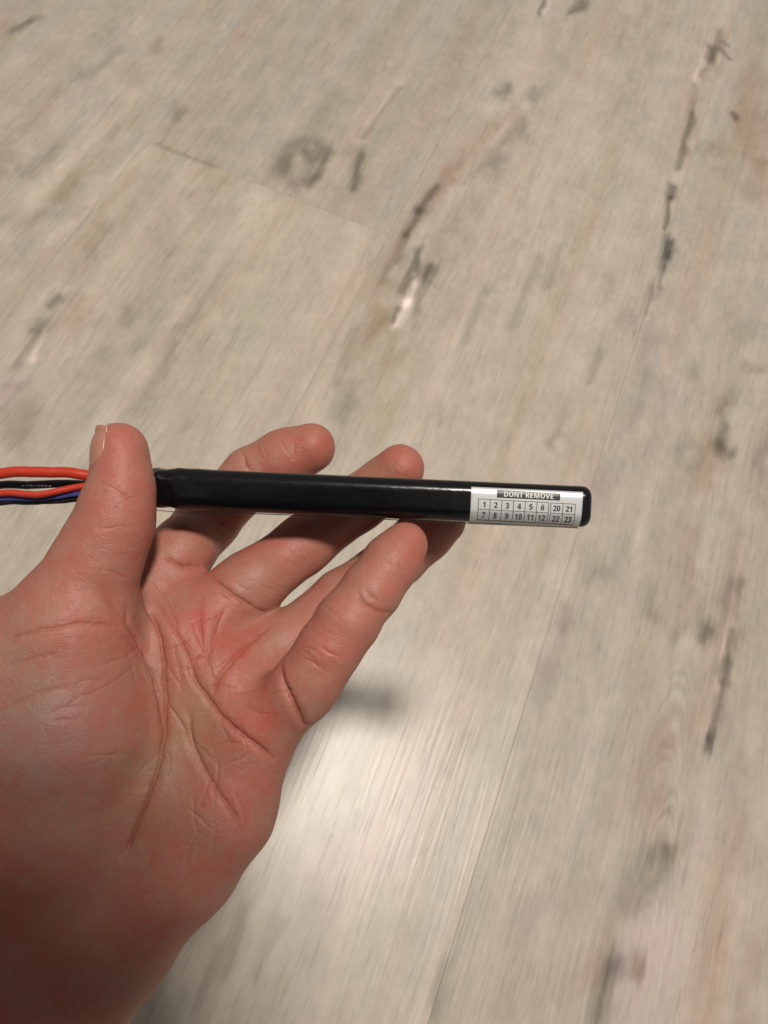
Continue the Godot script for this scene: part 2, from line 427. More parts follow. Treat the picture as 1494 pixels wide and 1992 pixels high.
	mark(Vector2(107.7, 151.8), Vector2(110.4, 128.9), 6, Vector3(0.96, 0.95, 0.96))
	mark(Vector2(108.3, 192.1), Vector2(110.5, 178.2), 3.6, Vector3(0.91, 0.9, 0.9))
	mark(Vector2(205.8, 157), Vector2(205.2, 151.7), 6, Vector3(0.96, 0.93, 0.93))
	mark(Vector2(192.6, 139.8), Vector2(190.1, 135.5), 8, Vector3(0.97, 0.94, 0.93))
	mark(Vector2(190.8, 132.5), Vector2(195.5, 104.3), 12, Vector3(0.96, 0.93, 0.92))
	mark(Vector2(182.1, 112.9), Vector2(183.1, 94.7), 9, Vector3(0.98, 0.95, 0.94))
	mark(Vector2(202.7, 93.5), Vector2(199.5, 86.2), 9, Vector3(0.98, 0.95, 0.95))
	mark(Vector2(218.4, 127.7), Vector2(223.7, 92.8), 5, Vector3(1.03, 1.02, 1.04))
	mark(Vector2(221.5, 83.1), Vector2(223.1, 72.1), 6, Vector3(1.04, 1.02, 1.04))
	mark(Vector2(238.9, 142.5), Vector2(236.9, 135.2), 5, Vector3(0.97, 0.94, 0.93))
	mark(Vector2(241.6, 109), Vector2(241.6, 91), 9, Vector3(0.98, 0.95, 0.94))
	mark(Vector2(238.2, 75.2), Vector2(241.8, 32.7), 7, Vector3(0.98, 0.95, 0.94))
	mark(Vector2(193.7, 63.5), Vector2(188.4, 40.4), 7, Vector3(0.88, 0.87, 0.86))
	mark(Vector2(206.1, 75.5), Vector2(204.9, 62.2), 3.6, Vector3(0.85, 0.85, 0.84))
	mark(Vector2(203.4, 75.9), Vector2(198.2, 71), 4, Vector3(0.86, 0.86, 0.85))
	mark(Vector2(181.5, 25.6), Vector2(178.9, 1.2), 5, Vector3(0.97, 0.94, 0.93))
	mark(Vector2(177.6, 0.7), Vector2(170.4, -10.8), 6, Vector3(0.97, 0.94, 0.93))
	mark(Vector2(188.7, 15.1), Vector2(188, -16.6), 4, Vector3(0.84, 0.83, 0.82))
	mark(Vector2(186.4, 6.5), Vector2(185, -21.8), 4, Vector3(0.86, 0.85, 0.84))
	mark(Vector2(189.9, 6.6), Vector2(191.8, 6), 5, Vector3(0.85, 0.84, 0.85))
	mark(Vector2(214.3, 40.9), Vector2(202.1, 15.1), 12, Vector3(1.05, 1.03, 1.06))
	mark(Vector2(205.4, 26.7), Vector2(208.8, -13), 12, Vector3(1.03, 1.01, 1.04))
	mark(Vector2(201.3, 16), Vector2(201.9, 11.1), 4.2, Vector3(0.87, 0.86, 0.85))
	mark(Vector2(202.1, 12.5), Vector2(203.5, 9.2), 3.6, Vector3(0.97, 0.93, 0.9))
	mark(Vector2(219.3, 32), Vector2(218.1, 23.7), 8, Vector3(1.03, 1.01, 1.03))
	mark(Vector2(139.9, 12.3), Vector2(136, 5.5), 6, Vector3(0.98, 0.96, 0.99))
	mark(Vector2(245.5, 36.7), Vector2(243.7, -0.1), 6, Vector3(0.98, 0.95, 0.94))
	mark(Vector2(262.5, 43.2), Vector2(262.8, 7), 7, Vector3(0.98, 0.95, 0.94))
	mark(Vector2(66.1, 151.7), Vector2(67.3, 127.7), 10, Vector3(0.99, 1, 0.99))
	mark(Vector2(89.4, 106.9), Vector2(93.2, 70.6), 12, Vector3(0.99, 1, 0.99))
	mark(Vector2(60.5, -10.3), Vector2(65.1, -29.2), 16, Vector3(0.98, 1, 0.99))
	mark(Vector2(36.6, 18.5), Vector2(27.8, -4.3), 14, Vector3(1.02, 1, 1.02))
	mark(Vector2(64.6, 18.3), Vector2(54, 5.9), 14, Vector3(1.02, 1.02, 1.03))
	mark(Vector2(106.4, 218.2), Vector2(105.8, 158.1), 5, Vector3(1.05, 1.05, 1.05))
	mark(Vector2(106, 91.3), Vector2(102.5, 33.3), 4, Vector3(1.05, 1.05, 1.05))
	mark(Vector2(33.5, 74), Vector2(30.5, 33.4), 2.4, Vector3(1.06, 1.06, 1.05))
	mark(Vector2(74.3, 87.7), Vector2(71.5, 67.9), 5, Vector3(0.96, 0.96, 0.96))
	mark(Vector2(-6.3, -41.3), Vector2(-1.4, -69.1), 4, Vector3(0.89, 0.88, 0.88))
	mark(Vector2(13.2, -38.9), Vector2(13.2, -63.7), 3.6, Vector3(0.91, 0.91, 0.9))
	mark(Vector2(-11.3, -60.8), Vector2(-7.3, -85.6), 4, Vector3(0.88, 0.88, 0.87))
	mark(Vector2(102.6, -27.6), Vector2(103, -44.5), 4, Vector3(0.86, 0.86, 0.85))
	mark(Vector2(18.6, 17), Vector2(18.4, -10.7), 3.6, Vector3(0.97, 0.97, 0.97))
	mark(Vector2(-183.4, 475.4), Vector2(-180.7, 465.6), 5.5, Vector3(0.93, 0.93, 0.92))
	mark(Vector2(-178.6, 464.1), Vector2(-179.2, 453.7), 5.5, Vector3(0.93, 0.93, 0.92))
	mark(Vector2(-182.9, 453.8), Vector2(-185.8, 447.2), 5.5, Vector3(0.93, 0.92, 0.92))
	mark(Vector2(-186.3, 448.7), Vector2(-192.8, 444.9), 5.5, Vector3(0.94, 0.93, 0.93))
	mark(Vector2(-191.9, 441.2), Vector2(-199.3, 441.9), 5.5, Vector3(0.93, 0.92, 0.92))
	mark(Vector2(-198.5, 442.5), Vector2(-205.3, 448.1), 5.5, Vector3(0.94, 0.93, 0.93))
	mark(Vector2(-210.4, 448.7), Vector2(-215.8, 455.8), 5.5, Vector3(0.92, 0.92, 0.91))
	mark(Vector2(-213.4, 458.4), Vector2(-216.1, 467.5), 5.5, Vector3(0.94, 0.94, 0.93))
	mark(Vector2(-217, 470.3), Vector2(-217.2, 480.5), 5.5, Vector3(0.92, 0.92, 0.91))
	mark(Vector2(-218.5, 479.5), Vector2(-214.3, 487.6), 5.5, Vector3(0.94, 0.94, 0.94))
	mark(Vector2(-211.1, 485.3), Vector2(-205.7, 488.6), 5.5, Vector3(0.92, 0.91, 0.91))
	mark(Vector2(-205.5, 491.2), Vector2(-197.9, 490.7), 5.5, Vector3(0.95, 0.94, 0.94))
	mark(Vector2(-197.4, 493.2), Vector2(-189.5, 487.5), 5.5, Vector3(0.91, 0.91, 0.9))
	mark(Vector2(-191.4, 483.4), Vector2(-186.1, 475.2), 5.5, Vector3(0.95, 0.95, 0.94))
	mark(Vector2(173.6, 345.8), Vector2(173.5, 340.9), 3.6, Vector3(0.97, 0.97, 0.97))
	mark(Vector2(173.4, 340.1), Vector2(171.2, 335.4), 3.6, Vector3(0.97, 0.97, 0.97))
	mark(Vector2(170.7, 334.8), Vector2(166.9, 331.6), 3.6, Vector3(0.97, 0.97, 0.97))
	mark(Vector2(166.3, 331.2), Vector2(162, 330.3), 3.6, Vector3(0.97, 0.97, 0.97))
	mark(Vector2(161.3, 330.4), Vector2(157.6, 332), 3.6, Vector3(0.97, 0.97, 0.97))
	mark(Vector2(157.1, 332.5), Vector2(154.9, 336.2), 3.6, Vector3(0.97, 0.97, 0.97))
	mark(Vector2(154.8, 336.9), Vector2(154.7, 341.8), 3.6, Vector3(0.97, 0.97, 0.97))
	mark(Vector2(154.9, 342.6), Vector2(157.1, 347.3), 3.6, Vector3(0.97, 0.97, 0.97))
	mark(Vector2(157.6, 348), Vector2(161.3, 351.3), 3.6, Vector3(0.97, 0.97, 0.97))
	mark(Vector2(162, 351.7), Vector2(166.4, 352.6), 3.6, Vector3(0.97, 0.97, 0.97))
	mark(Vector2(167, 352.5), Vector2(170.8, 350.8), 3.6, Vector3(0.97, 0.97, 0.97))
	mark(Vector2(171.3, 350.4), Vector2(173.4, 346.6), 3.6, Vector3(0.97, 0.97, 0.97))
	arches.append([Vector2(193.9, 181.4), 22, 120])
	arches.append([Vector2(202.4, 102.4), 20, 110])


func noise_bytes(s: int, freq: float, w: int, h: int, gw: int, gh: int, octaves := 3) -> PackedByteArray:
	var f := FastNoiseLite.new()
	f.seed = s
	f.noise_type = FastNoiseLite.TYPE_SIMPLEX_SMOOTH
	f.frequency = freq
	f.fractal_octaves = octaves
	var im := f.get_image(gw, gh, false, false, true)
	im.convert(Image.FORMAT_L8)
	im.resize(w, h, Image.INTERPOLATE_CUBIC)
	return im.get_data()


func plank_look(at: Vector2, s: int, tone: float) -> StandardMaterial3D:
	# at: the plank's near left corner on the floor, millimetres
	var w := int(PLANK_WIDTH / ACROSS)
	var h := int(PLANK_LENGTH / ALONG)
	var fine := noise_bytes(s, 0.30, w, h, w, h / 22, 2)
	var fine2 := noise_bytes(s + 1, 0.16, w, h, w, h / 60, 2)
	var medium := noise_bytes(s + 2, 0.045, w, h, w, h / 40, 3)
	var broad := noise_bytes(s + 3, 0.016, w, h, w, h / 12, 2)
	var mottle := noise_bytes(s + 4, 0.022, w, h, w, h, 4)
	var warp := noise_bytes(s + 5, 0.006, w, h, w, h / 4, 2)
	var pink := noise_bytes(s + 6, 0.012, w, h, w, h / 6, 2)
	var pores := noise_bytes(s + 7, 0.42, w, h, w, h / 16, 1)
	var dapple := noise_bytes(s + 8, 0.085, w, h, w, h, 3)
	var red := PackedFloat32Array()
	var green := PackedFloat32Array()
	var blue := PackedFloat32Array()
	red.resize(w * h)
	green.resize(w * h)
	blue.resize(w * h)
	var bump := PackedByteArray()
	bump.resize(w * h)
	for y in h:
		var row := y * w
		for x in w:
			var i := row + x
			var xs := clampi(x + (warp[i] - 128) / 14, 0, w - 1)
			var k := row + xs
			var a := fine[k] / 255.0 - 0.5
			var b := fine2[k] / 255.0 - 0.5
			var m := medium[k] / 255.0 - 0.5
			var c := broad[k] / 255.0 - 0.5
			var d := mottle[i] / 255.0 - 0.5
			var p := pink[k] / 255.0 - 0.5
			var e := dapple[i] / 255.0 - 0.5
			var po := maxf(pores[k] / 255.0 - 0.66, 0.0)
			var v := tone * (1.0 + 0.044 * a + 0.030 * b + 0.038 * m + 0.075 * c + 0.085 * d + 0.060 * e - 0.30 * po)
			var t := maxf(p, 0.0) * 0.16
			red[i] = v * (1.0 + t * 0.25)
			green[i] = v * (1.0 - t * 0.22)
			blue[i] = v * (1.0 - t * 0.38 - minf(c, 0.0) * -0.05)
			bump[i] = clampi(int(150.0 + 95.0 * a + 80.0 * b + 45.0 * m - 190.0 * po), 0, 255)
	for q in arches:
		var ap: Vector2 = q[0] - at
		var hw: float = q[1]
		var ln: float = q[2]
		if ap.x < -hw or ap.x > PLANK_WIDTH + hw: continue
		for y in range(maxi(0, int((ap.y - ln * 1.8) / ALONG)), mini(h, int((ap.y + 25.0) / ALONG))):
			for x in range(maxi(0, int((ap.x - hw) / ACROSS)), mini(w, int((ap.x + hw) / ACROSS))):
				var i := y * w + x
				var dx := (x * ACROSS - ap.x + (warp[i] - 128) * 0.03) / hw
				var t := ap.y - y * ALONG - dx * dx * ln + (mottle[i] - 128) * 0.05
				var fade := clampf(1.0 - absf(dx), 0.0, 1.0) * clampf((t + 20.0) / 20.0, 0.0, 1.0) * clampf(1.4 - t / 60.0, 0.0, 1.0)
				var v := 1.0 + 0.045 * sin(t * 0.42 + sin(t * 0.11) * 2.0) * fade
				red[i] *= v
				green[i] *= v
				blue[i] *= v
	for q in marks:
		var a: Vector2 = q[0] - at
		var b: Vector2 = q[1] - at
		var r: float = q[2]
		var tint: Vector3 = q[3]
		var lo := a.min(b) - Vector2.ONE * r * 2.4
		var hi := a.max(b) + Vector2.ONE * r * 2.4
		var ab := b - a
		var len2 := maxf(ab.length_squared(), 0.01)
		for y in range(maxi(0, int(lo.y / ALONG)), mini(h, int(hi.y / ALONG) + 1)):
			for x in range(maxi(0, int(lo.x / ACROSS)), mini(w, int(hi.x / ACROSS) + 1)):
				var i := y * w + x
				var p := Vector2(x * ACROSS + (mottle[i] - 128) * 0.006 * r, y * ALONG + (warp[i] - 128) * 0.006 * r)
				var t := clampf((p - a).dot(ab) / len2, 0.0, 1.0)
				var d := (p - a - ab * t)
				d.y *= 0.75
				var e := d.length() / r * (1.0 + (mottle[i] - 128) * 0.0022 + (fine2[i] - 128) * 0.0024)
				if e > 2.2: continue
				var k := exp(-e * e)
				red[i] *= 1.0 + (tint.x - 1.0) * k
				green[i] *= 1.0 + (tint.y - 1.0) * k
				blue[i] *= 1.0 + (tint.z - 1.0) * k
	var data := PackedByteArray()
	data.resize(w * h * 3)
	for i in w * h:
		data[i * 3] = clampi(int(red[i] * 181.0), 0, 255)
		data[i * 3 + 1] = clampi(int(green[i] * 171.0), 0, 255)
		data[i * 3 + 2] = clampi(int(blue[i] * 156.5), 0, 255)
	var mat := StandardMaterial3D.new()
	mat.albedo_texture = ImageTexture.create_from_image(Image.create_from_data(w, h, false, Image.FORMAT_RGB8, data))
	mat.heightmap_enabled = true
	mat.heightmap_texture = ImageTexture.create_from_image(Image.create_from_data(w, h, false, Image.FORMAT_L8, bump))
	mat.heightmap_scale = 0.016
	mat.roughness = 0.32
	mat.metallic_specular = 0.37
	return mat


func plank_mesh() -> ArrayMesh:
	# a board with bevelled top edges, its texture laid on the top
	var verts := PackedVector3Array()
	var index := PackedInt32Array()
	var uvs := PackedVector2Array()
	var w := PLANK_WIDTH * MM - 0.00008
	var l := PLANK_LENGTH * MM - 0.00008
	for ring in [[0.0, -0.0085], [0.0, -0.0002], [0.0004, 0.0]]:
		for q in [[0, 0], [1, 0], [1, 1], [0, 1]]:
			var x: float = lerpf(ring[0], w - ring[0], q[0])
			var z: float = lerpf(ring[0], l - ring[0], q[1])
			verts.append(Vector3(x, ring[1], -z))
			uvs.append(Vector2(x / w, z / l))
	for k in 2:
		for j in 4:
			var a := k * 4 + j
			var b := k * 4 + (j + 1) % 4
			index.append_array([a, a + 4, b, b, a + 4, b + 4])
	index.append_array([8, 11, 9, 9, 11, 10])
	var st := SurfaceTool.new()
	st.begin(Mesh.PRIMITIVE_TRIANGLES)
	st.set_smooth_group(-1)
	for i in index:
		st.set_uv(uvs[i])
		st.add_vertex(verts[i])
	st.generate_normals()
	return st.commit()


func build_floor():
	floor_marks()
	var ground := Node3D.new()
	ground.name = "floor"
	add_child(ground)
	tag(ground, "pale greige wood-look plank floor", "", "", "structure")
	var board := plank_mesh()
	# the seams seen in the picture: x of each row's left edge, y of its near end (millimetres)
	var rows := [[-531.0, -98.0], [-319.5, -849.0], [-108.0, -290.0], [103.5, -190.0]]
	var seen := [[0, 0], [1, 0], [1, 1], [2, 0], [3, 0]]
	var looks := {}
	var jobs := []
	for q in seen:
		jobs.append([Vector2(rows[q[0]][0], rows[q[0]][1] + q[1] * PLANK_LENGTH), 100 * q[0] + 10 * q[1] + 7, [0.98, 1.0, 1.0, 0.972][q[0]] * (0.97 if q[1] else 1.0)])
	var done := []
	done.resize(jobs.size())
	var work := func(n: int): done[n] = plank_look(jobs[n][0], jobs[n][1], jobs[n][2])
	var id := WorkerThreadPool.add_group_task(work, jobs.size())
	WorkerThreadPool.wait_for_group_task_completion(id)
	for n in seen.size(): looks[Vector2i(seen[n][0], seen[n][1])] = done[n]
	for r in range(-3, 7):
		var near: float = rows[r][1] if r >= 0 and r < 4 else -700.0 + 410.0 * posmod(r * 7, 3)
		for k in range(-1, 2):
			if near + k * PLANK_LENGTH > 2200.0: continue
			var x := -531.0 + r * PLANK_WIDTH
			var mat: Material = looks.get(Vector2i(r, k), done[posmod(r * 3 + k, done.size())])
			var o := put("plank", board, mat, ground)
			o.position = Vector3(x * MM, 0, -(near + k * PLANK_LENGTH) * MM)


# ---------------------------------------------------------------- hand

const CELL := 0.8
const JOIN_IN := [8.0, 9.0, 3.0, 3.0, 3.0, 3.0]     # how softly the pieces of the palm, thumb and fingers run into each other
const JOIN_PALM := [0.0, 7.0, 5.0, 5.0, 5.0, 5.0]
const BATTERY_TURN := Basis(Vector3(0.99901, -0.04456, 0), Vector3(0.04456, 0.99901, 0), Vector3(0, 0, 1))
const BATTERY_MID := Vector3(-4.14, 4.31, -7)
const BATTERY_HALF := Vector3(63.95, 5.95, 9.7)
const BATTERY_ROUND := 3.6
var bone_of := PackedInt32Array()
var bone_a := PackedVector3Array()
var bone_ab := PackedVector3Array()
var bone_il := PackedFloat32Array()
var bone_r := PackedFloat32Array()
var bone_dr := PackedFloat32Array()
var creases := []
var patches := []


func bone(part: int, a: Vector3, b: Vector3, ra: float, rb: float):
	bone_of.append(part)
	bone_a.append(a)
	bone_ab.append(b - a)
	bone_il.append(1.0 / (b - a).length_squared())
	bone_r.append(ra)
	bone_dr.append(rb - ra)


func crease(depth: float, width: float, pts: Array):
	creases.append([depth, width, PackedVector3Array(pts)])


func skin_patch(at: Vector3, r: float, tint: Vector3):
	patches.append([at, r, tint])


func hand_bones():
	bone(0, Vector3(-75.65, -32.6, -11), Vector3(-83.04, -69.56, -7), 11.54, 14.55)
	bone(0, Vector3(-83.04, -69.56, -7), Vector3(-91.47, -113.99, -7), 14.55, 18.39)
	bone(0, Vector3(-59.56, -39.09, -8), Vector3(-70.9, -75, -5), 12.31, 14.42)
	bone(0, Vector3(-70.9, -75, -5), Vector3(-85.34, -117.05, -7), 14.42, 18.39)
	bone(0, Vector3(-45.85, -49.95, -5), Vector3(-60.2, -81.47, -2), 12.15, 14.23)
	bone(0, Vector3(-60.2, -81.47, -2), Vector3(-76.63, -116.98, -4), 14.23, 17.38)
	bone(0, Vector3(-36.31, -62.03, 2), Vector3(-45.21, -85.15, 3), 11.17, 11.85)
	bone(0, Vector3(-45.21, -85.15, 3), Vector3(-56.62, -100.81, 3), 11.85, 12.58)
	bone(0, Vector3(-56.62, -100.81, 3), Vector3(-80.05, -123.91, 1), 12.58, 15.95)
	bone(0, Vector3(-95.4, -118.91, -2), Vector3(-106.37, -145.03, -3), 25.46, 27.83)
	bone(0, Vector3(-106.37, -145.03, -3), Vector3(-140.21, -206.22, -9), 27.83, 31.69)
	bone(0, Vector3(-140.21, -206.22, -9), Vector3(-169.47, -246.1, -13), 31.69, 33.36)
	bone(0, Vector3(-81.54, -126.98, -3), Vector3(-101.27, -150.16, -5), 16.25, 18.22)
	bone(0, Vector3(-101.27, -150.16, -5), Vector3(-133.67, -208.06, -11), 18.22, 22.62)
	bone(0, Vector3(-59.27, -27.18, -14), Vector3(-59.26, -27.18, -14), 6.95, 6.95)
	bone(0, Vector3(-38.41, -40.32, -15), Vector3(-38.4, -40.32, -15), 7.3, 7.3)
	bone(1, Vector3(-72.43, 17.29, 8), Vector3(-72.36, 7.25, 9), 5.86, 6.68)
	bone(1, Vector3(-72.36, 7.25, 9), Vector3(-74.64, -3.41, 9), 6.68, 8.67)
	bone(1, Vector3(-74.64, -3.41, 9), Vector3(-81, -16.57, 8), 8.67, 10.71)
	bone(1, Vector3(-81, -16.57, 8), Vector3(-88.13, -35.19, 6), 10.71, 16.59)
	bone(1, Vector3(-88.13, -35.19, 6), Vector3(-89.54, -59.11, 3), 16.59, 25.16)
	bone(1, Vector3(-89.54, -59.11, 3), Vector3(-95.7, -87.06, -1), 25.16, 26.09)
	bone(1, Vector3(-95.7, -87.06, -1), Vector3(-106.79, -117.05, -7), 26.09, 25.74)
	bone(1, Vector3(-88.13, -35.19, 6), Vector3(-106.87, -49.1, 2), 16.59, 22.05)
	bone(1, Vector3(-106.87, -49.1, 2), Vector3(-122.53, -97.78, -5), 22.05, 25.81)
	bone(1, Vector3(-74.43, 18.29, 8), Vector3(-74.42, 18.29, 8), 4, 4)
	bone(2, Vector3(-75.65, -32.6, -11), Vector3(-66.01, -15.24, -20), 11.23, 10.38)
	bone(2, Vector3(-66.01, -15.24, -20), Vector3(-58.81, -3.41, -32), 10.38, 9.89)
	bone(2, Vector3(-58.81, -3.41, -32), Vector3(-44.52, 12.3, -36), 9.89, 9.35)
	bone(2, Vector3(-44.52, 12.3, -36), Vector3(-33.64, 17.6, -35), 9.35, 9.66)
	bone(2, Vector3(-33.64, 17.6, -35), Vector3(-24.47, 21.39, -33), 9.66, 8.39)
	bone(2, Vector3(-63.03, -10.75, -21), Vector3(-63.02, -10.75, -21), 9.28, 9.28)
	bone(3, Vector3(-59.56, -39.09, -8), Vector3(-44.16, -24.55, -16), 12, 10.2)
	bone(3, Vector3(-44.16, -24.55, -16), Vector3(-25.67, -10.27, -25), 10.2, 9.28)
	bone(3, Vector3(-25.67, -10.27, -25), Vector3(-8.39, 3.08, -33), 9.28, 9.07)
	bone(3, Vector3(-8.39, 3.08, -33), Vector3(-0.34, 8.69, -32), 9.07, 8.69)
	bone(3, Vector3(-0.34, 8.69, -32), Vector3(5.37, 14.25, -28), 8.69, 7.88)
	bone(3, Vector3(-40.17, -21.36, -16), Vector3(-40.16, -21.36, -16), 9.88, 9.88)
	bone(4, Vector3(-45.85, -49.95, -5), Vector3(-28.1, -39.52, -15), 11.54, 9.37)
	bone(4, Vector3(-28.1, -39.52, -15), Vector3(-12.98, -27.76, -23), 9.37, 9.36)
	bone(4, Vector3(-12.98, -27.76, -23), Vector3(4.77, -15.17, -32), 9.36, 9.03)
	bone(4, Vector3(4.77, -15.17, -32), Vector3(13.24, -7.47, -31), 9.03, 8.83)
	bone(4, Vector3(13.24, -7.47, -31), Vector3(18.45, -2.68, -28), 8.83, 8.22)
	bone(5, Vector3(-36.31, -62.03, 2), Vector3(-22.71, -49.14, 8), 10.58, 8.86)
	bone(5, Vector3(-22.71, -49.14, 8), Vector3(-15.14, -37.77, 10), 8.86, 8.49)
	bone(5, Vector3(-15.14, -37.77, 10), Vector3(-10.09, -30.42, 9), 8.49, 8.53)
	bone(5, Vector3(-10.09, -30.42, 9), Vector3(-3.61, -22.07, 6), 8.53, 8.08)
	bone(5, Vector3(-3.61, -22.07, 6), Vector3(2.19, -14.19, 3), 8.08, 7.75)
	bone(5, Vector3(2.19, -14.19, 3), Vector3(6.06, -9.45, 1), 7.75, 6.65)
	bone(5, Vector3(-19.1, -44.71, 10), Vector3(-19.09, -44.71, 10), 8.21, 8.21)


func hand_lines():
	crease(1.15, 1.2, [Vector3(-68.8, -25.5, 1.1), Vector3(-66.9, -29, 1.2), Vector3(-64.7, -32.2, 3), Vector3(-63.3, -35.6, 4.7), Vector3(-62.5, -39.2, 5.5), Vector3(-61.8, -42.8, 6), Vector3(-61.3, -46.5, 6.6), Vector3(-60.9, -49.9, 7.3), Vector3(-60.6, -53.4, 8.1), Vector3(-60.3, -57.4, 9), Vector3(-60.2, -61.4, 10.1), Vector3(-60.6, -65.3, 11.4), Vector3(-61.2, -69, 12.7), Vector3(-62, -72.2, 13.9), Vector3(-63.2, -75.5, 14.7), Vector3(-64.6, -79.4, 15.2), Vector3(-66.2, -83.7, 15.1), Vector3(-67.9, -88.1, 14.9), Vector3(-69.4, -92.2, 15)])
	crease(0.8, 0.9, [Vector3(-69.7, -27.1, 12.9), Vector3(-69.4, -30.6, 12.7), Vector3(-68.3, -34.9, 9.3), Vector3(-66.6, -40.3, 7.2), Vector3(-65.3, -43.6, 7.1), Vector3(-64, -47, 7.5), Vector3(-63, -50.1, 8), Vector3(-62.1, -53.3, 8.6), Vector3(-61.4, -56.6, 9.2), Vector3(-60.7, -60, 9.8)])
	crease(0.5, 1.1, [Vector3(-66.5, -24.7, -3), Vector3(-63.8, -28.1, 0), Vector3(-61, -31.3, 3), Vector3(-58.6, -34.3, 4.6), Vector3(-56.6, -37.4, 5.2), Vector3(-55.3, -40.6, 5.6), Vector3(-54, -43.8, 6.2)])
	crease(1.1, 1.05, [Vector3(-54, -43.8, 6.2), Vector3(-52, -47.8, 7.4), Vector3(-48.6, -51.9, 8.9), Vector3(-46.2, -54.5, 10.1), Vector3(-43, -57, 12), Vector3(-39, -59.5, 13.9), Vector3(-35.3, -62.1, 14.5), Vector3(-32.6, -64.6, 13.8), Vector3(-30.4, -67.2, 12.2)])
	crease(0.9, 1.9, [Vector3(-34, -33.7, -7), Vector3(-36.4, -35.7, -4.1), Vector3(-38.8, -37.7, -1.1), Vector3(-40.9, -39.8, 2.4), Vector3(-43, -42, 5.3), Vector3(-44.9, -44.3, 7.1), Vector3(-46.4, -46.7, 8), Vector3(-47.9, -51.5, 8.9)])
	crease(0.45, 1.3, [Vector3(-54.1, -23.3, -4.6), Vector3(-52.7, -27.2, -1.3), Vector3(-51.9, -30.4, 0.5), Vector3(-51.3, -33.7, 2), Vector3(-50.8, -37.7, 3.8), Vector3(-50.4, -41.9, 5.7)])
	crease(0.75, 1.1, [Vector3(-53.9, -56, 8.9), Vector3(-53.2, -60, 9.9), Vector3(-52.2, -63.9, 11), Vector3(-50.3, -67.5, 12.2), Vector3(-47.8, -70.7, 13.8), Vector3(-45.1, -73.8, 15.3), Vector3(-42.7, -76.8, 16.3), Vector3(-40.8, -79.4, 16.6), Vector3(-39.2, -82, 16.4)])
	crease(0.35, 0.8, [Vector3(-37.1, -79.8, 15.2), Vector3(-36.8, -83.1, 15.2), Vector3(-36.6, -86.5, 14.9)])
	crease(0.4, 0.9, [Vector3(-60.6, -52.6, 7.9), Vector3(-57.2, -56.8, 8.8), Vector3(-54.6, -60.7, 9.9), Vector3(-52.3, -65.5, 11.4)])
	crease(1.7, 1.1, [Vector3(-28.1, -42.3, 13.2), Vector3(-26.1, -47, 16.9), Vector3(-24.6, -49.8, 17.5), Vector3(-23.1, -52.8, 16.9), Vector3(-21.6, -58, 12.9)])
	crease(0.4, 0.7, [Vector3(-21.1, -38.6, 17.6), Vector3(-18.3, -39.8, 18.8), Vector3(-15.6, -41.6, 18.8)])
	crease(0.35, 0.7, [Vector3(-17.8, -35.3, 18.5), Vector3(-14.7, -36.8, 19.2), Vector3(-11.8, -38.5, 18.6)])
	crease(0.6, 0.75, [Vector3(-7.6, -21.6, 14.8), Vector3(-4.8, -24.8, 15.8), Vector3(-1.7, -26.6, 14.4), Vector3(1.8, -27.8, 10.5)])
	crease(0.4, 0.7, [Vector3(-5.5, -20.9, 14.8), Vector3(-3.4, -22.6, 15.1), Vector3(-1.2, -24.4, 14.5)])
	crease(0.8, 0.8, [Vector3(-46.4, 19.9, -29.3), Vector3(-44.8, 15.7, -26.3), Vector3(-42.7, 13, -25.8)])
	crease(0.4, 0.7, [Vector3(-41.5, 21.9, -28.6), Vector3(-40.1, 18, -26)])
	crease(1.1, 1, [Vector3(-66, -13.7, -8.6), Vector3(-60.7, -16.3, -10), Vector3(-56.9, -16.9, -13.4)])
	crease(0.8, 0.8, [Vector3(-54.3, -2, -21.9), Vector3(-52, -4.1, -23.3), Vector3(-49, -5.7, -27.4)])
	crease(0.9, 0.9, [Vector3(-52.5, -19.2, -9.6), Vector3(-48.3, -21.5, -5.4), Vector3(-45, -23.9, -4.4), Vector3(-42.2, -25.9, -4.8), Vector3(-39.7, -27.8, -6.1), Vector3(-35.4, -31.2, -11.3)])
	crease(0.5, 0.8, [Vector3(-49.7, -22, -5.3), Vector3(-46.8, -24, -4.1), Vector3(-44.2, -26.2, -4.1)])
	crease(0.4, 0.6, [Vector3(-30.6, -13.7, -12.4), Vector3(-27, -17.1, -13.9)])
	crease(0.4, 0.6, [Vector3(-28.6, -11.4, -13.7), Vector3(-24.4, -16.4, -15.6)])
	crease(0.4, 0.6, [Vector3(-26.3, -9.5, -14.5), Vector3(-22.5, -14.7, -16.1)])
	crease(0.28, 0.7, [Vector3(-71.2, 5.8, 18.5), Vector3(-69.1, 4.5, 18), Vector3(-67.1, 2.7, 17), Vector3(-65.4, 1, 15.4)])
	crease(0.2, 0.7, [Vector3(-76.9, 4.1, 18.5), Vector3(-73.4, 5.1, 18.8), Vector3(-71.2, 5.6, 18.6)])
	crease(0.3, 0.7, [Vector3(-69.7, -3.5, 18.9), Vector3(-67.7, -4.6, 17.5)])
	crease(0.45, 1.2, [Vector3(-97, -32.9, 24.3), Vector3(-93.6, -31.8, 24.9), Vector3(-90.2, -30.8, 25.3), Vector3(-86.8, -30, 25.2), Vector3(-83, -29.4, 24.5), Vector3(-79.2, -29, 23), Vector3(-76.1, -29, 21.2), Vector3(-73.4, -29.7, 19), Vector3(-71.4, -30.7, 16.7)])
	crease(0.35, 1.5, [Vector3(-97.1, -39.6, 26), Vector3(-93.4, -38.4, 26.1), Vector3(-89.5, -37.3, 26.2), Vector3(-85.7, -36.5, 26), Vector3(-82.2, -35.9, 25.1)])
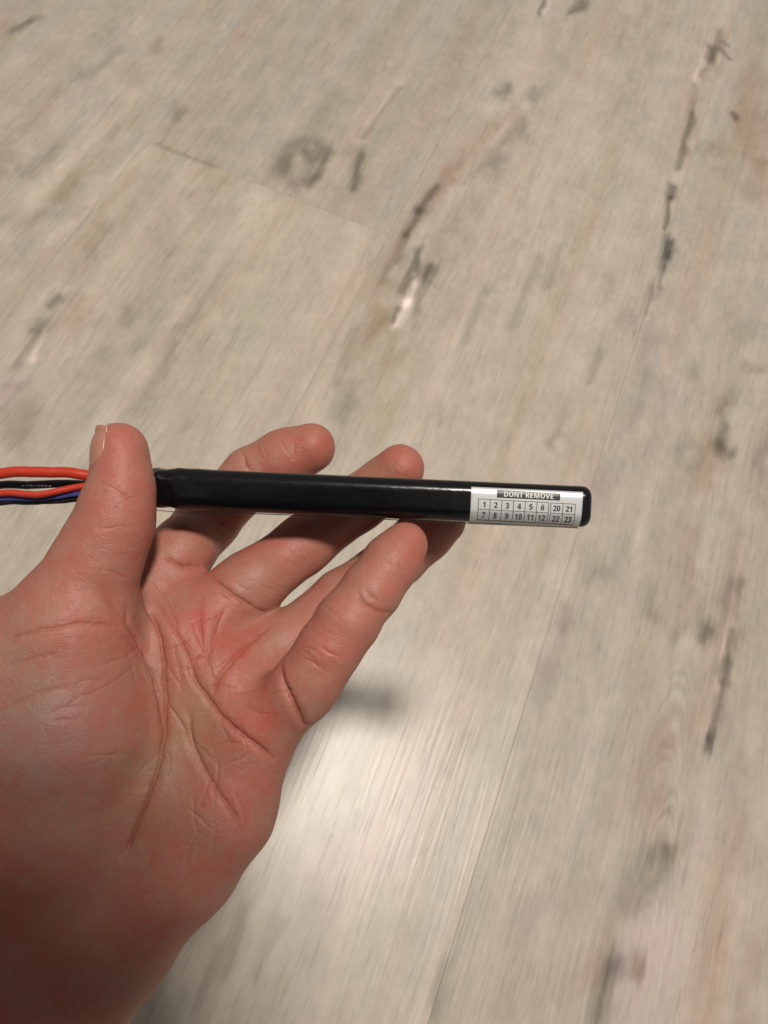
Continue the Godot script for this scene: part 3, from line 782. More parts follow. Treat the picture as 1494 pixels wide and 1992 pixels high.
	crease(0.3, 1.6, [Vector3(-96.1, -50.2, 28), Vector3(-93.3, -48.7, 27.9), Vector3(-90.5, -47.3, 27.7), Vector3(-87.7, -46.1, 27.3), Vector3(-84.9, -45.4, 26.8), Vector3(-82.2, -44.9, 26), Vector3(-79.6, -44.5, 25)])
	crease(0.35, 0.8, [Vector3(-9.6, 12.4, -28.2), Vector3(-7.1, 9.2, -24.2)])
	crease(0.6, 2.6, [Vector3(-75.6, -19.4, 19.6), Vector3(-72.6, -23.1, 17.2), Vector3(-70.9, -27.4, 15.4)])
	crease(0.4, 1.2, [Vector3(-68, -20.4, -5.3), Vector3(-65.1, -24.1, -4), Vector3(-62.1, -27.4, -0.6), Vector3(-60, -30.4, 2.4), Vector3(-58.5, -33.3, 4.2)])
	crease(0.35, 1, [Vector3(-46.2, -27.7, -3.1), Vector3(-47.4, -31.2, -1.5), Vector3(-48.4, -34.6, 0.6), Vector3(-49.1, -38.1, 3.5), Vector3(-49.8, -41.7, 5.7)])
	crease(0.3, 0.9, [Vector3(-39, -52.6, 11.1), Vector3(-34.3, -54.1, 13.6), Vector3(-30, -54.7, 15)])
	crease(0.27, 0.61, [Vector3(-59.2, -36.5, 5.3), Vector3(-59, -39.1, 5.6), Vector3(-58.6, -41.9, 6)])
	crease(0.17, 0.64, [Vector3(-57.9, -40.5, 5.8), Vector3(-57.6, -43.2, 6.1), Vector3(-56.6, -46.5, 6.6)])
	crease(0.24, 0.62, [Vector3(-49.6, -47.9, 7.9), Vector3(-48.9, -51.4, 8.7), Vector3(-48.4, -54.6, 9.6)])
	crease(0.21, 0.47, [Vector3(-61, -41.9, 6), Vector3(-59.3, -45.3, 6.3), Vector3(-56.7, -49.3, 7.2)])
	crease(0.26, 0.62, [Vector3(-50.5, -38.6, 4.1), Vector3(-48.6, -43.9, 6.8), Vector3(-47.2, -49, 8.5)])
	crease(0.25, 0.46, [Vector3(-55.7, -42.6, 5.9), Vector3(-54.8, -45.3, 6.4), Vector3(-53.5, -48.2, 7.3)])
	crease(0.28, 0.49, [Vector3(-54.5, -32, 2.5), Vector3(-52.8, -35.6, 3.6), Vector3(-50.8, -39.6, 4.7)])
	crease(0.18, 0.56, [Vector3(-58.2, -42.9, 6.1), Vector3(-57.1, -46.8, 6.6), Vector3(-56.5, -50, 7.3)])
	crease(0.17, 0.52, [Vector3(-62.4, -24.4, -3.8), Vector3(-59.9, -29.3, 1.5), Vector3(-58.5, -34, 4.5)])
	crease(0.24, 0.64, [Vector3(-43.3, -50.2, 9), Vector3(-40.1, -49.8, 8.9), Vector3(-37.1, -49.2, 8.9), Vector3(-32.3, -46.2, 10.6)])
	crease(0.23, 0.61, [Vector3(-43.1, -67.9, 14), Vector3(-39, -66.8, 14.5), Vector3(-35.9, -64.8, 14.4)])
	crease(0.19, 0.45, [Vector3(-45.5, -56.1, 10.8), Vector3(-40.8, -56.5, 12.6), Vector3(-37.4, -56.1, 13.4)])
	crease(0.28, 0.53, [Vector3(-45.1, -63.3, 12.7), Vector3(-41.9, -62.3, 13.6), Vector3(-37.9, -62.3, 14.4)])
	crease(0.15, 0.55, [Vector3(-49.2, -48.5, 8.1), Vector3(-44.8, -48.3, 8.5), Vector3(-39.4, -49.2, 8.5)])
	crease(0.28, 0.55, [Vector3(-34.1, -50.4, 12.1), Vector3(-28.7, -48.3, 15.7), Vector3(-23.3, -46.9, 18)])
	crease(0.26, 0.55, [Vector3(-44.9, -57.5, 11.5), Vector3(-42.8, -60.4, 13), Vector3(-41.6, -62.8, 13.7)])
	crease(0.16, 0.46, [Vector3(-47.3, -62.4, 11.8), Vector3(-45.9, -65.6, 12.8), Vector3(-45.2, -68.1, 13.5)])
	crease(0.25, 0.6, [Vector3(-41.7, -77.5, 16.3), Vector3(-40.4, -80.1, 16.6), Vector3(-39.2, -82.8, 16.4), Vector3(-37.5, -88.1, 15.1)])
	crease(0.19, 0.58, [Vector3(-54, -61.3, 10.1), Vector3(-51.4, -63.5, 11), Vector3(-48.9, -65.4, 12), Vector3(-45.3, -68.2, 13.5)])
	crease(0.18, 0.63, [Vector3(-40.4, -74.5, 15.4), Vector3(-37.9, -78.8, 15.5), Vector3(-36, -83, 14.7)])
	crease(0.27, 0.48, [Vector3(-52.5, -79.1, 16.1), Vector3(-49.3, -81.1, 17.1), Vector3(-45.1, -84.6, 17.7)])
	crease(0.24, 0.64, [Vector3(-39.2, -56.1, 12.9), Vector3(-37.8, -60.3, 14.3), Vector3(-36.8, -64.7, 14.5)])
	crease(0.25, 0.61, [Vector3(-51.1, -75.9, 15.3), Vector3(-50.8, -80.1, 16.7), Vector3(-50.1, -82.8, 17.3), Vector3(-49.3, -85.7, 17.7)])
	crease(0.26, 0.6, [Vector3(-41.1, -75.5, 15.8), Vector3(-40, -79.6, 16.4), Vector3(-38.6, -84.4, 16.2)])
	crease(0.26, 0.57, [Vector3(-54.3, -31.5, 2.2), Vector3(-50.2, -30.7, -0.1), Vector3(-46.1, -29.8, -2.7)])
	crease(0.26, 0.47, [Vector3(-54.4, -42, 5.8), Vector3(-52.2, -40.9, 5.3), Vector3(-50.6, -39.3, 4.5)])
	crease(0.28, 0.47, [Vector3(-55, -42.3, 5.8), Vector3(-52.1, -40.9, 5.3), Vector3(-49.2, -39.6, 4.5)])
	crease(0.25, 0.46, [Vector3(-49.8, -44.4, 6.9), Vector3(-46.2, -42.6, 6.2), Vector3(-43.8, -40.2, 4)])
	crease(0.16, 0.62, [Vector3(-58.7, -37, 5.4), Vector3(-56, -34.4, 4.2), Vector3(-54.3, -31.3, 2)])
	crease(0.24, 0.45, [Vector3(-61, -38.7, 5.6), Vector3(-56.6, -37.2, 5.2), Vector3(-53.6, -34.9, 3.6)])
	crease(0.17, 0.62, [Vector3(-80.8, -49.8, 26.6), Vector3(-77.9, -47.4, 24.7), Vector3(-74.1, -46.5, 21.9)])
	crease(0.18, 0.63, [Vector3(-76.6, -64.8, 26.5), Vector3(-74.4, -64.2, 25.3), Vector3(-72.2, -63.6, 23.8), Vector3(-70.3, -62.9, 22.2), Vector3(-68.4, -62.3, 20.2)])
	crease(0.2, 0.48, [Vector3(-74.7, -46.6, 22.5), Vector3(-72.7, -45.5, 20.4), Vector3(-70.9, -44.3, 18), Vector3(-69.3, -43, 15.1), Vector3(-68, -41.8, 11.4)])
	crease(0.25, 0.49, [Vector3(-83.2, -52.5, 28.1), Vector3(-80.9, -52.3, 27.3), Vector3(-78, -52.8, 26.2)])
	crease(0.2, 0.64, [Vector3(-85.2, -50.9, 28.1), Vector3(-81.2, -49.6, 26.7), Vector3(-78.7, -49.5, 25.7), Vector3(-76.2, -49.8, 24.4)])
	crease(0.27, 0.62, [Vector3(-77.8, -43.8, 24), Vector3(-75.9, -43.3, 22.7), Vector3(-73.5, -43.7, 20.8)])
	crease(0.22, 0.64, [Vector3(-75.8, -61.9, 26.4), Vector3(-71.6, -62.6, 23.5), Vector3(-67.8, -63.7, 19.1)])
	crease(0.23, 0.62, [Vector3(-74.1, -40.1, 20.7), Vector3(-72, -39.6, 18.3), Vector3(-70.2, -39.1, 15.5), Vector3(-68.8, -38.3, 12), Vector3(-67.6, -37.5, 7.9)])
	crease(0.18, 0.5, [Vector3(-64.5, -45.6, 7.2), Vector3(-63.2, -48.4, 7.5), Vector3(-62, -51.2, 7.8), Vector3(-60.2, -56, 8.7)])
	crease(0.25, 0.51, [Vector3(-64.9, -66.4, 14.5), Vector3(-63.3, -69.9, 13.4), Vector3(-61, -73, 14)])
	crease(0.19, 0.64, [Vector3(-69.6, -37, 13.8), Vector3(-68.4, -42, 12.8), Vector3(-67.3, -46.6, 12.5)])
	crease(0.22, 0.51, [Vector3(-70.1, -32.7, 14.7), Vector3(-68.9, -36, 11.9), Vector3(-67.8, -39.2, 9.3), Vector3(-65.6, -43.7, 7.5)])
	crease(0.16, 0.5, [Vector3(-69.3, -38.4, 13.6), Vector3(-68.1, -41.4, 11.7), Vector3(-66.9, -44.2, 10.1), Vector3(-64.6, -48.7, 9)])
	crease(0.27, 0.5, [Vector3(-45.5, -78.2, 16.7), Vector3(-45.2, -75.3, 15.8), Vector3(-45, -72.4, 14.9), Vector3(-44.8, -69.3, 14), Vector3(-44.6, -66.1, 13.3)])
	crease(0.15, 0.65, [Vector3(-67.7, -73.5, 15.8), Vector3(-65.4, -69.6, 14.6), Vector3(-62.3, -67.1, 12.3)])
	crease(0.26, 0.59, [Vector3(-47.2, -95.7, 16.8), Vector3(-46, -93, 16.9), Vector3(-45.1, -89.9, 17.3), Vector3(-44.7, -86.2, 17.7), Vector3(-44.8, -82.5, 17.6)])
	crease(0.26, 0.55, [Vector3(-52.3, -94.9, 18), Vector3(-51.9, -91.9, 17.8), Vector3(-51.3, -89, 17.6), Vector3(-48.9, -84.1, 17.6)])
	crease(0.26, 0.52, [Vector3(-66.4, -99.3, 17.1), Vector3(-63.5, -95.1, 17), Vector3(-61.2, -90.5, 16.4)])
	crease(0.16, 0.48, [Vector3(-58.7, -71.8, 13.5), Vector3(-58.3, -69.1, 12.5), Vector3(-59, -65.4, 11.2)])
	crease(0.17, 0.62, [Vector3(-49.5, -79.3, 16.7), Vector3(-47.7, -74.7, 15.4), Vector3(-47.1, -72.2, 14.5), Vector3(-46.7, -69.5, 13.6)])
	crease(0.26, 0.57, [Vector3(-36.4, -21.8, -6.5), Vector3(-33.9, -23.1, -8.1), Vector3(-32, -24, -10.3)])
	crease(0.22, 0.46, [Vector3(-37.6, -20.2, -6.2), Vector3(-35.3, -23, -7.2), Vector3(-33.8, -25.2, -8.8)])
	crease(0.23, 0.52, [Vector3(-44.1, -20.6, -5.4), Vector3(-41.7, -22.2, -5.1), Vector3(-39.9, -23.3, -5.3)])
	crease(0.22, 0.56, [Vector3(-33.7, -21.3, -8.1), Vector3(-31, -23.1, -11.2), Vector3(-29, -24.8, -17.2)])
	crease(0.22, 0.5, [Vector3(-16.7, -25.4, 13.2), Vector3(-14.3, -26.5, 16.3), Vector3(-12.2, -27.8, 17.7)])
	crease(0.28, 0.62, [Vector3(-21.6, -35.7, 16.4), Vector3(-19.1, -36.3, 18.2), Vector3(-16.2, -37.8, 19.2)])
	crease(0.24, 0.46, [Vector3(-22.3, -36.3, 15.9), Vector3(-20.4, -37.3, 17.7), Vector3(-17.8, -39.2, 18.9)])
	crease(0.18, 0.53, [Vector3(-17.5, -30.9, 16.6), Vector3(-15, -31.8, 18)])
	crease(0.18, 0.59, [Vector3(-19.3, -31.8, 15.9), Vector3(-16.7, -32.5, 17.7)])
	crease(0.27, 0.51, [Vector3(4.1, -14.3, 11.4), Vector3(5.1, -15.7, 11), Vector3(5.8, -16.7, 10.5)])
	crease(0.18, 0.55, [Vector3(0.8, -16.2, 12.5), Vector3(2.5, -17.1, 12.1), Vector3(4.1, -17.9, 11.3)])
	crease(0.15, 0.65, [Vector3(-0.2, -13.6, 11.7), Vector3(1.4, -14.3, 11.9), Vector3(2.7, -14.8, 11.8)])
	crease(0.21, 0.47, [Vector3(-75.4, -4.2, 20), Vector3(-71.9, -4.3, 19.6), Vector3(-69.4, -3.8, 18.7)])
	crease(0.16, 0.64, [Vector3(-71.7, -15.6, 17.8), Vector3(-70.2, -17.1, 15.8), Vector3(-69.2, -18.2, 13.7)])
	crease(0.17, 0.59, [Vector3(-70.6, -11.4, 17.9), Vector3(-69, -11.6, 16.4), Vector3(-67.8, -11.4, 15)])
	crease(0.19, 0.65, [Vector3(-68.4, -2.7, 18.2), Vector3(-67.3, -3.4, 17.3), Vector3(-66, -4.4, 15.9)])
	crease(0.27, 0.59, [Vector3(-72.3, -15.6, 18.2), Vector3(-70.7, -17.1, 16.4), Vector3(-69.7, -18.1, 14.7)])
	crease(0.15, 0.49, [Vector3(-75.6, -14.8, 20.1), Vector3(-72.7, -15.6, 18.5), Vector3(-70.4, -15.7, 16.6)])
	crease(0.26, 0.6, [Vector3(-71.5, 4.8, 18.8), Vector3(-69.6, 4.4, 18.3), Vector3(-68, 4.3, 17.5)])
	crease(0.23, 0.52, [Vector3(-75.1, 7.7, 18), Vector3(-73, 7, 18.4), Vector3(-70.6, 5.9, 18.4)])
	crease(0.17, 0.46, [Vector3(-69.3, 2.7, 18.4), Vector3(-67.5, 1.6, 17.5), Vector3(-66.4, 1.1, 16.5)])
	crease(0.18, 0.59, [Vector3(-68.7, 3, 18), Vector3(-67.2, 3.6, 17), Vector3(-65.3, 3.7, 15.1)])
	crease(0.16, 0.46, [Vector3(-40, 22.9, -28.3), Vector3(-38.8, 20.2, -26.1), Vector3(-37.8, 17.5, -25.2)])
	crease(0.27, 0.55, [Vector3(-28.9, 22.3, -25.2), Vector3(-28.7, 19.7, -24.8), Vector3(-28.7, 17.2, -25.1)])
	crease(0.24, 0.45, [Vector3(-33.7, 24.3, -26.8), Vector3(-32.1, 21.2, -25), Vector3(-30.8, 18.5, -24.7)])
	skin_patch(Vector3(-54.3, -38.5, 5), 10, Vector3(1.02, 0.86, 0.86))
	skin_patch(Vector3(-51.2, -35, 2.6), 8, Vector3(1, 0.9, 0.9))
	skin_patch(Vector3(-64.4, -14.5, -8.6), 7, Vector3(1.02, 0.86, 0.86))
	skin_patch(Vector3(-37.6, -54.3, 12.6), 10, Vector3(1.02, 0.86, 0.85))
	skin_patch(Vector3(-48.4, -33.9, 0.3), 8, Vector3(1.02, 0.88, 0.88))
	skin_patch(Vector3(-52, -47.8, 7.4), 5, Vector3(1, 1.12, 0.95))
	skin_patch(Vector3(-50.4, -55.9, 9.5), 7, Vector3(0.97, 1.12, 1))
	skin_patch(Vector3(-56.1, -62.7, 10.4), 8, Vector3(0.96, 1.1, 0.98))
	skin_patch(Vector3(-61.6, -80.5, 15.4), 14, Vector3(0.95, 1.06, 0.98))
	skin_patch(Vector3(-24.3, 20.8, -24.6), 9, Vector3(1.03, 0.86, 0.84))
	skin_patch(Vector3(6.2, 14.8, -20.1), 9, Vector3(1.03, 0.88, 0.86))
	skin_patch(Vector3(6.1, -9.1, 8.9), 9, Vector3(1.03, 0.84, 0.84))
	skin_patch(Vector3(16.7, -5.5, -20.4), 9, Vector3(1, 0.84, 0.84))
	skin_patch(Vector3(-11.8, -31.7, 18.4), 12, Vector3(1.02, 0.88, 0.88))
	skin_patch(Vector3(-69.1, 16, 15.1), 9, Vector3(1.02, 0.92, 0.92))
	skin_patch(Vector3(-67.2, 1.5, 17.2), 7, Vector3(1.03, 0.9, 0.9))
	skin_patch(Vector3(-89.5, -38.3, 26.3), 16, Vector3(1.02, 1.1, 1.08))
	skin_patch(Vector3(-74.6, -36.7, 20.8), 12, Vector3(1.04, 0.94, 0.94))
	skin_patch(Vector3(-90.9, -51.9, 28.7), 16, Vector3(0.97, 1.08, 1.14))
	skin_patch(Vector3(-80.9, -56, 28.1), 12, Vector3(0.94, 1, 1.12))
	skin_patch(Vector3(-69.8, -51.8, 19.4), 14, Vector3(1, 1.06, 1.02))
	skin_patch(Vector3(-37, -72.5, 14.4), 14, Vector3(1.02, 0.92, 0.92))
	skin_patch(Vector3(-77.4, -74.4, 23.9), 20, Vector3(0.94, 1.04, 1.05))


func smin(a: float, b: float, k: float) -> float:
	var h := clampf(0.5 + 0.5 * (b - a) / k, 0.0, 1.0)
	return lerpf(b, a, h) - k * h * (1.0 - h)


func battery_field(p: Vector3) -> float:
	var q := (p - BATTERY_MID) * BATTERY_TURN
	var e := q.abs() - (BATTERY_HALF - Vector3.ONE * BATTERY_ROUND)
	return e.max(Vector3.ZERO).length() + minf(maxf(e.x, maxf(e.y, e.z)), 0.0) - BATTERY_ROUND


func skin_field(p: Vector3, list: PackedInt32Array) -> float:
	var g := PackedFloat32Array([1e4, 1e4, 1e4, 1e4, 1e4, 1e4])
	for i in list:
		var pa := p - bone_a[i]
		var ab := bone_ab[i]
		var h := clampf(pa.dot(ab) * bone_il[i], 0.0, 1.0)
		var d := pa.distance_to(ab * h) - bone_r[i] - bone_dr[i] * h
		var k := bone_of[i]
		var c := g[k]
		var j: float = JOIN_IN[k]
		if d < c + j:
			g[k] = smin(c, d, j) if c < d + j else d
	var out := 1e4
	for k in range(1, 6):
		out = smin(out, smin(g[0], g[k], JOIN_PALM[k]), 1.5)
	return -smin(-out, battery_field(p), 1.0)


func near_bones(p: Vector3, reach: float, list: PackedInt32Array) -> PackedInt32Array:
	var ds := PackedFloat32Array()
	var least := 1e6
	for i in list:
		var pa := p - bone_a[i]
		var h := clampf(pa.dot(bone_ab[i]) * bone_il[i], 0.0, 1.0)
		var d := pa.distance_to(bone_ab[i] * h) - bone_r[i] - bone_dr[i] * h
		ds.append(d)
		least = minf(least, d)
	var out := PackedInt32Array()
	for n in list.size():
		if ds[n] < least + 2.0 * reach + 11.0: out.append(list[n])
	return out


var leaves := []   # [first cell, bones]


func split(cell: Vector3i, size: int, lo: Vector3, list: PackedInt32Array):
	var reach := size * CELL * 0.87
	var mid := lo + (Vector3(cell) + Vector3.ONE * size * 0.5) * CELL
	var close := near_bones(mid, reach, list)
	var v := skin_field(mid, close)
	if absf(v) > reach + 2.2 * CELL + (4.0 if v < 0.0 else 0.0): return
	if size == 4:
		leaves.append([cell, close])
		return
	var s := size / 2
	for k in 8:
		split(cell + Vector3i(k & 1, (k >> 1) & 1, k >> 2) * s, s, lo, close)


func build_hand():
	hand_bones()
	hand_lines()
	var lo := Vector3(-212, -262, -58)
	var dims := Vector3i(304, 384, 160)
	var all := PackedInt32Array(range(bone_of.size()))
	for x in range(0, dims.x, 16):
		for y in range(0, dims.y, 16):
			for z in range(0, dims.z, 16):
				split(Vector3i(x, y, z), 16, lo, all)
	var sx := 1
	var sy := dims.x
	var sz := dims.x * dims.y
	var field := PackedFloat32Array()
	field.resize(sz * dims.z)
	field.fill(50.0)
	var results := []
	results.resize(leaves.size())
	var chunk := 64
	var work := func(n: int):
		for l in range(n * chunk, mini((n + 1) * chunk, leaves.size())):
			var c: Vector3i = leaves[l][0]
			var list: PackedInt32Array = leaves[l][1]
			var vals := PackedFloat32Array()
			vals.resize(64)
			for z in 4:
				for y in 4:
					for x in 4:
						vals[x + y * 4 + z * 16] = skin_field(lo + Vector3(c.x + x, c.y + y, c.z + z) * CELL, list)
			results[l] = vals
	var id := WorkerThreadPool.add_group_task(work, (leaves.size() + chunk - 1) / chunk)
	WorkerThreadPool.wait_for_group_task_completion(id)
	for l in leaves.size():
		var c: Vector3i = leaves[l][0]
		var vals: PackedFloat32Array = results[l]
		for z in 4:
			for y in 4:
				var at := c.x + (c.y + y) * sy + (c.z + z) * sz
				for x in 4: field[at + x] = vals[x + y * 4 + z * 16]
	# surface nets: one vertex in each cell that the skin crosses
	var number := PackedInt32Array()
	number.resize(field.size())
	number.fill(-1)
	var verts := PackedVector3Array()
	var cells := PackedInt32Array()
	var corner := PackedInt32Array()
	for k in 8: corner.append((k & 1) * sx + ((k >> 1) & 1) * sy + (k >> 2) * sz)
	var ends := PackedInt32Array([0, 1, 2, 3, 4, 5, 6, 7, 0, 2, 1, 3, 4, 6, 5, 7, 0, 4, 1, 5, 2, 6, 3, 7])
	for l in leaves:
		var c0: Vector3i = l[0]
		for n in 64:
			var c := c0 + Vector3i(n & 3, (n >> 2) & 3, n >> 4)
			if c.x >= dims.x - 1 or c.y >= dims.y - 1 or c.z >= dims.z - 1: continue
			var at := c.x + c.y * sy + c.z * sz
			var f0 := field[at]
			if absf(f0) > 2.0: continue
			var f := PackedFloat32Array()
			var inside := 0
			var far := false
			for k in 8:
				var v := field[at + corner[k]]
				f.append(v)
				if v < 0.0: inside += 1
				if v > 40.0: far = true
			if inside == 0 or inside == 8 or far: continue
			var sum := Vector3.ZERO
			var count := 0
			for e in 12:
				var p := ends[e * 2]
				var q := ends[e * 2 + 1]
				if (f[p] < 0.0) == (f[q] < 0.0): continue
				var t := f[p] / (f[p] - f[q])
				sum += Vector3(p & 1, (p >> 1) & 1, p >> 2).lerp(Vector3(q & 1, (q >> 1) & 1, q >> 2), t)
				count += 1
			number[at] = verts.size()
			cells.append(at)
			verts.append(lo + (Vector3(c) + sum / count) * CELL)
	var index := PackedInt32Array()
	var steps := [[sx, sy, sz], [sy, sz, sx], [sz, sx, sy]]
	for n in cells.size():
		var at := cells[n]
		var f0 := field[at]
		for s in steps:
			var f1 := field[at + s[0]]
			if (f0 < 0.0) == (f1 < 0.0): continue
			var b := number[at - s[1]]
			var c := number[at - s[1] - s[2]]
			var d := number[at - s[2]]
			if b < 0 or c < 0 or d < 0: continue
			if f0 < 0.0: index.append_array([n, c, b, n, d, c])
			else: index.append_array([n, b, c, n, c, d])
	print("hand: %d leaves, %d vertices, %d triangles" % [leaves.size(), verts.size(), index.size() / 3])
	for pass_ in 3: verts = relax(verts, index, 0.5)
	# finer triangles along the lines of the palm, then press the lines in
	for pass_ in 2:
		var flag := PackedByteArray()
		flag.resize(verts.size())
		for c in creases:
			var box := span(c[2], c[1] * 2.0 + 0.8)
			for i in verts.size():
				if flag[i] == 0 and box.has_point(verts[i]) and line_distance(verts[i], c[2]) < c[1] * (1.8 - 0.5 * pass_) + 0.5: flag[i] = 1
		var finer := refine(verts, index, flag)
		verts = finer[0]
		index = finer[1]
	verts = relax(verts, index, 0.4)
	var norms := face_normals(verts, index)
	var press := PackedFloat32Array()
	press.resize(verts.size())
	var crease_tint := PackedFloat32Array()
	crease_tint.resize(verts.size())
	for c in creases:
		var w: float = c[1]
		var box := span(c[2], w * 4.0)
		var ends_at: PackedVector3Array = c[2]
		var wobble := FastNoiseLite.new()
		wobble.seed = 5
		wobble.frequency = 0.18
		for i in verts.size():
			var p := verts[i]
			if not box.has_point(p): continue
			if norms[i].z < -0.25: continue
			var jit := Vector3(wobble.get_noise_3dv(p), wobble.get_noise_3dv(p + Vector3(31, 7, 3)), 0.0) * 0.5
			var d := line_distance(p + jit, ends_at)
			if d > w * 4.0: continue
			var e := d / w
			var taper := clampf(minf(p.distance_to(ends_at[0]), p.distance_to(ends_at[ends_at.size() - 1])) / 4.0 + 0.25, 0.0, 1.0)
			# a sharp cut in a soft valley with a little swelling beside it
			press[i] += c[0] * taper * (0.48 * exp(-e * e * 6.0) + 0.42 * exp(-e * e * 0.9) - 0.05 * exp(-(e - 2.2) * (e - 2.2)))
			crease_tint[i] = maxf(crease_tint[i], minf(c[0], 1.0) * taper * exp(-e * e * 2.5))
	var lumps := FastNoiseLite.new()
	lumps.seed = 11
	lumps.frequency = 0.06
	lumps.fractal_octaves = 3
	for i in verts.size():
		verts[i] -= norms[i] * (press[i] + lumps.get_noise_3dv(verts[i]) * 0.28)
	# tone of the skin: uneven blood under it
	var colors := PackedColorArray()
	colors.resize(verts.size())
	var blotch := FastNoiseLite.new()
	blotch.seed = 21
	blotch.frequency = 0.05
	blotch.fractal_octaves = 3
	var spots := FastNoiseLite.new()
	spots.seed = 24
	spots.frequency = 0.16
	spots.fractal_octaves = 3
	var fleck := FastNoiseLite.new()
	fleck.seed = 22
	fleck.frequency = 0.6
	fleck.fractal_octaves = 2
	for i in verts.size():
		var p := verts[i]
		var b := blotch.get_noise_3dv(p) * 0.7 + spots.get_noise_3dv(p) * 0.5
		var f := fleck.get_noise_3dv(p)
		var t := Vector3(0.365, 0.143, 0.101)
		t *= Vector3(1.0 + 0.08 * b + 0.05 * f, 1.0 - 0.30 * b + 0.10 * f, 1.0 - 0.27 * b + 0.10 * f)
		for q in patches:
			var d2: float = p.distance_squared_to(q[0]) / (q[1] * q[1])
			if d2 > 4.0: continue
			t *= Vector3.ONE.lerp(q[2], exp(-d2))
		t *= Vector3.ONE.lerp(Vector3(0.93, 0.76, 0.72), crease_tint[i])  # redness of the creases, with some of their darkness put into the colour
		colors[i] = Color(t.x, t.y, t.z)
		verts[i] = p * MM
	var skin := StandardMaterial3D.new()
	skin.vertex_color_use_as_albedo = true
	skin.roughness = 0.50
	skin.metallic_specular = 0.42
	skin.subsurf_scatter_enabled = true
	skin.subsurf_scatter_strength = 0.10
	var relief := skin_relief()
	skin.heightmap_enabled = true
	skin.heightmap_texture = relief
	skin.heightmap_scale = 0.016
	skin.uv1_triplanar = true
	skin.uv1_scale = Vector3.ONE * 25.0
	var o := MeshInstance3D.new()
	o.name = "hand"
	o.mesh = commit(verts, index, PackedVector2Array(), colors)
	o.material_override = skin
	o.transform = palm
	add_child(o)
	tag(o, "bare left hand, palm up, holding the black battery pack between thumb and fingers", "hand")
	build_nail(o)


func skin_relief() -> ImageTexture:
	# 40 mm of skin: fine crossing furrows over a coarser net of folds (0 low, 1 high)
	var side := 1024
	var layers := []
	for q in [[3, 0.055, FastNoiseLite.RETURN_DISTANCE2_SUB], [4, 0.016, FastNoiseLite.RETURN_DISTANCE2_SUB], [9, 0.008, FastNoiseLite.RETURN_DISTANCE2_SUB]]:
		var f := FastNoiseLite.new()
		f.seed = q[0]
		f.noise_type = FastNoiseLite.TYPE_CELLULAR
		f.cellular_return_type = q[2]
		f.cellular_jitter = 1.0
		f.frequency = q[1]
		f.fractal_type = FastNoiseLite.FRACTAL_NONE
		f.domain_warp_enabled = true
		f.domain_warp_amplitude = 18.0
		f.domain_warp_frequency = 0.02
		layers.append(f.get_seamless_image(side, side).get_data())
	var grain := FastNoiseLite.new()
	grain.seed = 6
	grain.frequency = 0.012
	var soft: PackedByteArray = grain.get_seamless_image(side, side).get_data()
	var a: PackedByteArray = layers[0]
	var b: PackedByteArray = layers[1]
	var c: PackedByteArray = layers[2]
	var out := PackedByteArray()
	out.resize(side * side)
	for i in side * side:
		var v := 0.26 * minf(a[i] / 120.0, 1.0) + 0.34 * minf(b[i] / 45.0, 1.0) + 0.30 * minf(c[i] / 16.0, 1.0) * (0.4 + soft[i] / 255.0) + 0.1 * soft[i] / 255.0
		out[i] = clampi(int(v * 235.0), 0, 255)
	return ImageTexture.create_from_image(Image.create_from_data(side, side, false, Image.FORMAT_L8, out))


func span(pts: PackedVector3Array, pad: float) -> AABB:
	var b := AABB(pts[0], Vector3.ZERO)
	for p in pts: b = b.expand(p)
	return b.grow(pad)


func line_distance(p: Vector3, pts: PackedVector3Array) -> float:
	var best := 1e6
	for i in pts.size() - 1:
		var ab := pts[i + 1] - pts[i]
		var t := clampf((p - pts[i]).dot(ab) / maxf(ab.length_squared(), 1e-6), 0.0, 1.0)
		best = minf(best, p.distance_squared_to(pts[i] + ab * t))
	return sqrt(best)


func relax(verts: PackedVector3Array, index: PackedInt32Array, amount: float) -> PackedVector3Array:
	var sum := PackedVector3Array()
	sum.resize(verts.size())
	var count := PackedInt32Array()
	count.resize(verts.size())
	for i in range(0, index.size(), 3):
		var a := index[i]
		var b := index[i + 1]
		var c := index[i + 2]
		sum[a] += verts[b] + verts[c]
		sum[b] += verts[c] + verts[a]
		sum[c] += verts[a] + verts[b]
		count[a] += 2
		count[b] += 2
		count[c] += 2
	for i in verts.size():
		if count[i]: sum[i] = verts[i].lerp(sum[i] / count[i], amount)
		else: sum[i] = verts[i]
	return sum


func face_normals(verts: PackedVector3Array, index: PackedInt32Array) -> PackedVector3Array:
	var out := PackedVector3Array()
	out.resize(verts.size())
	for i in range(0, index.size(), 3):
		var a := index[i]
		var b := index[i + 1]
		var c := index[i + 2]
		var fn := (verts[c] - verts[a]).cross(verts[b] - verts[a])
		out[a] += fn
		out[b] += fn
		out[c] += fn
	for i in out.size(): out[i] = out[i].normalized()
	return out


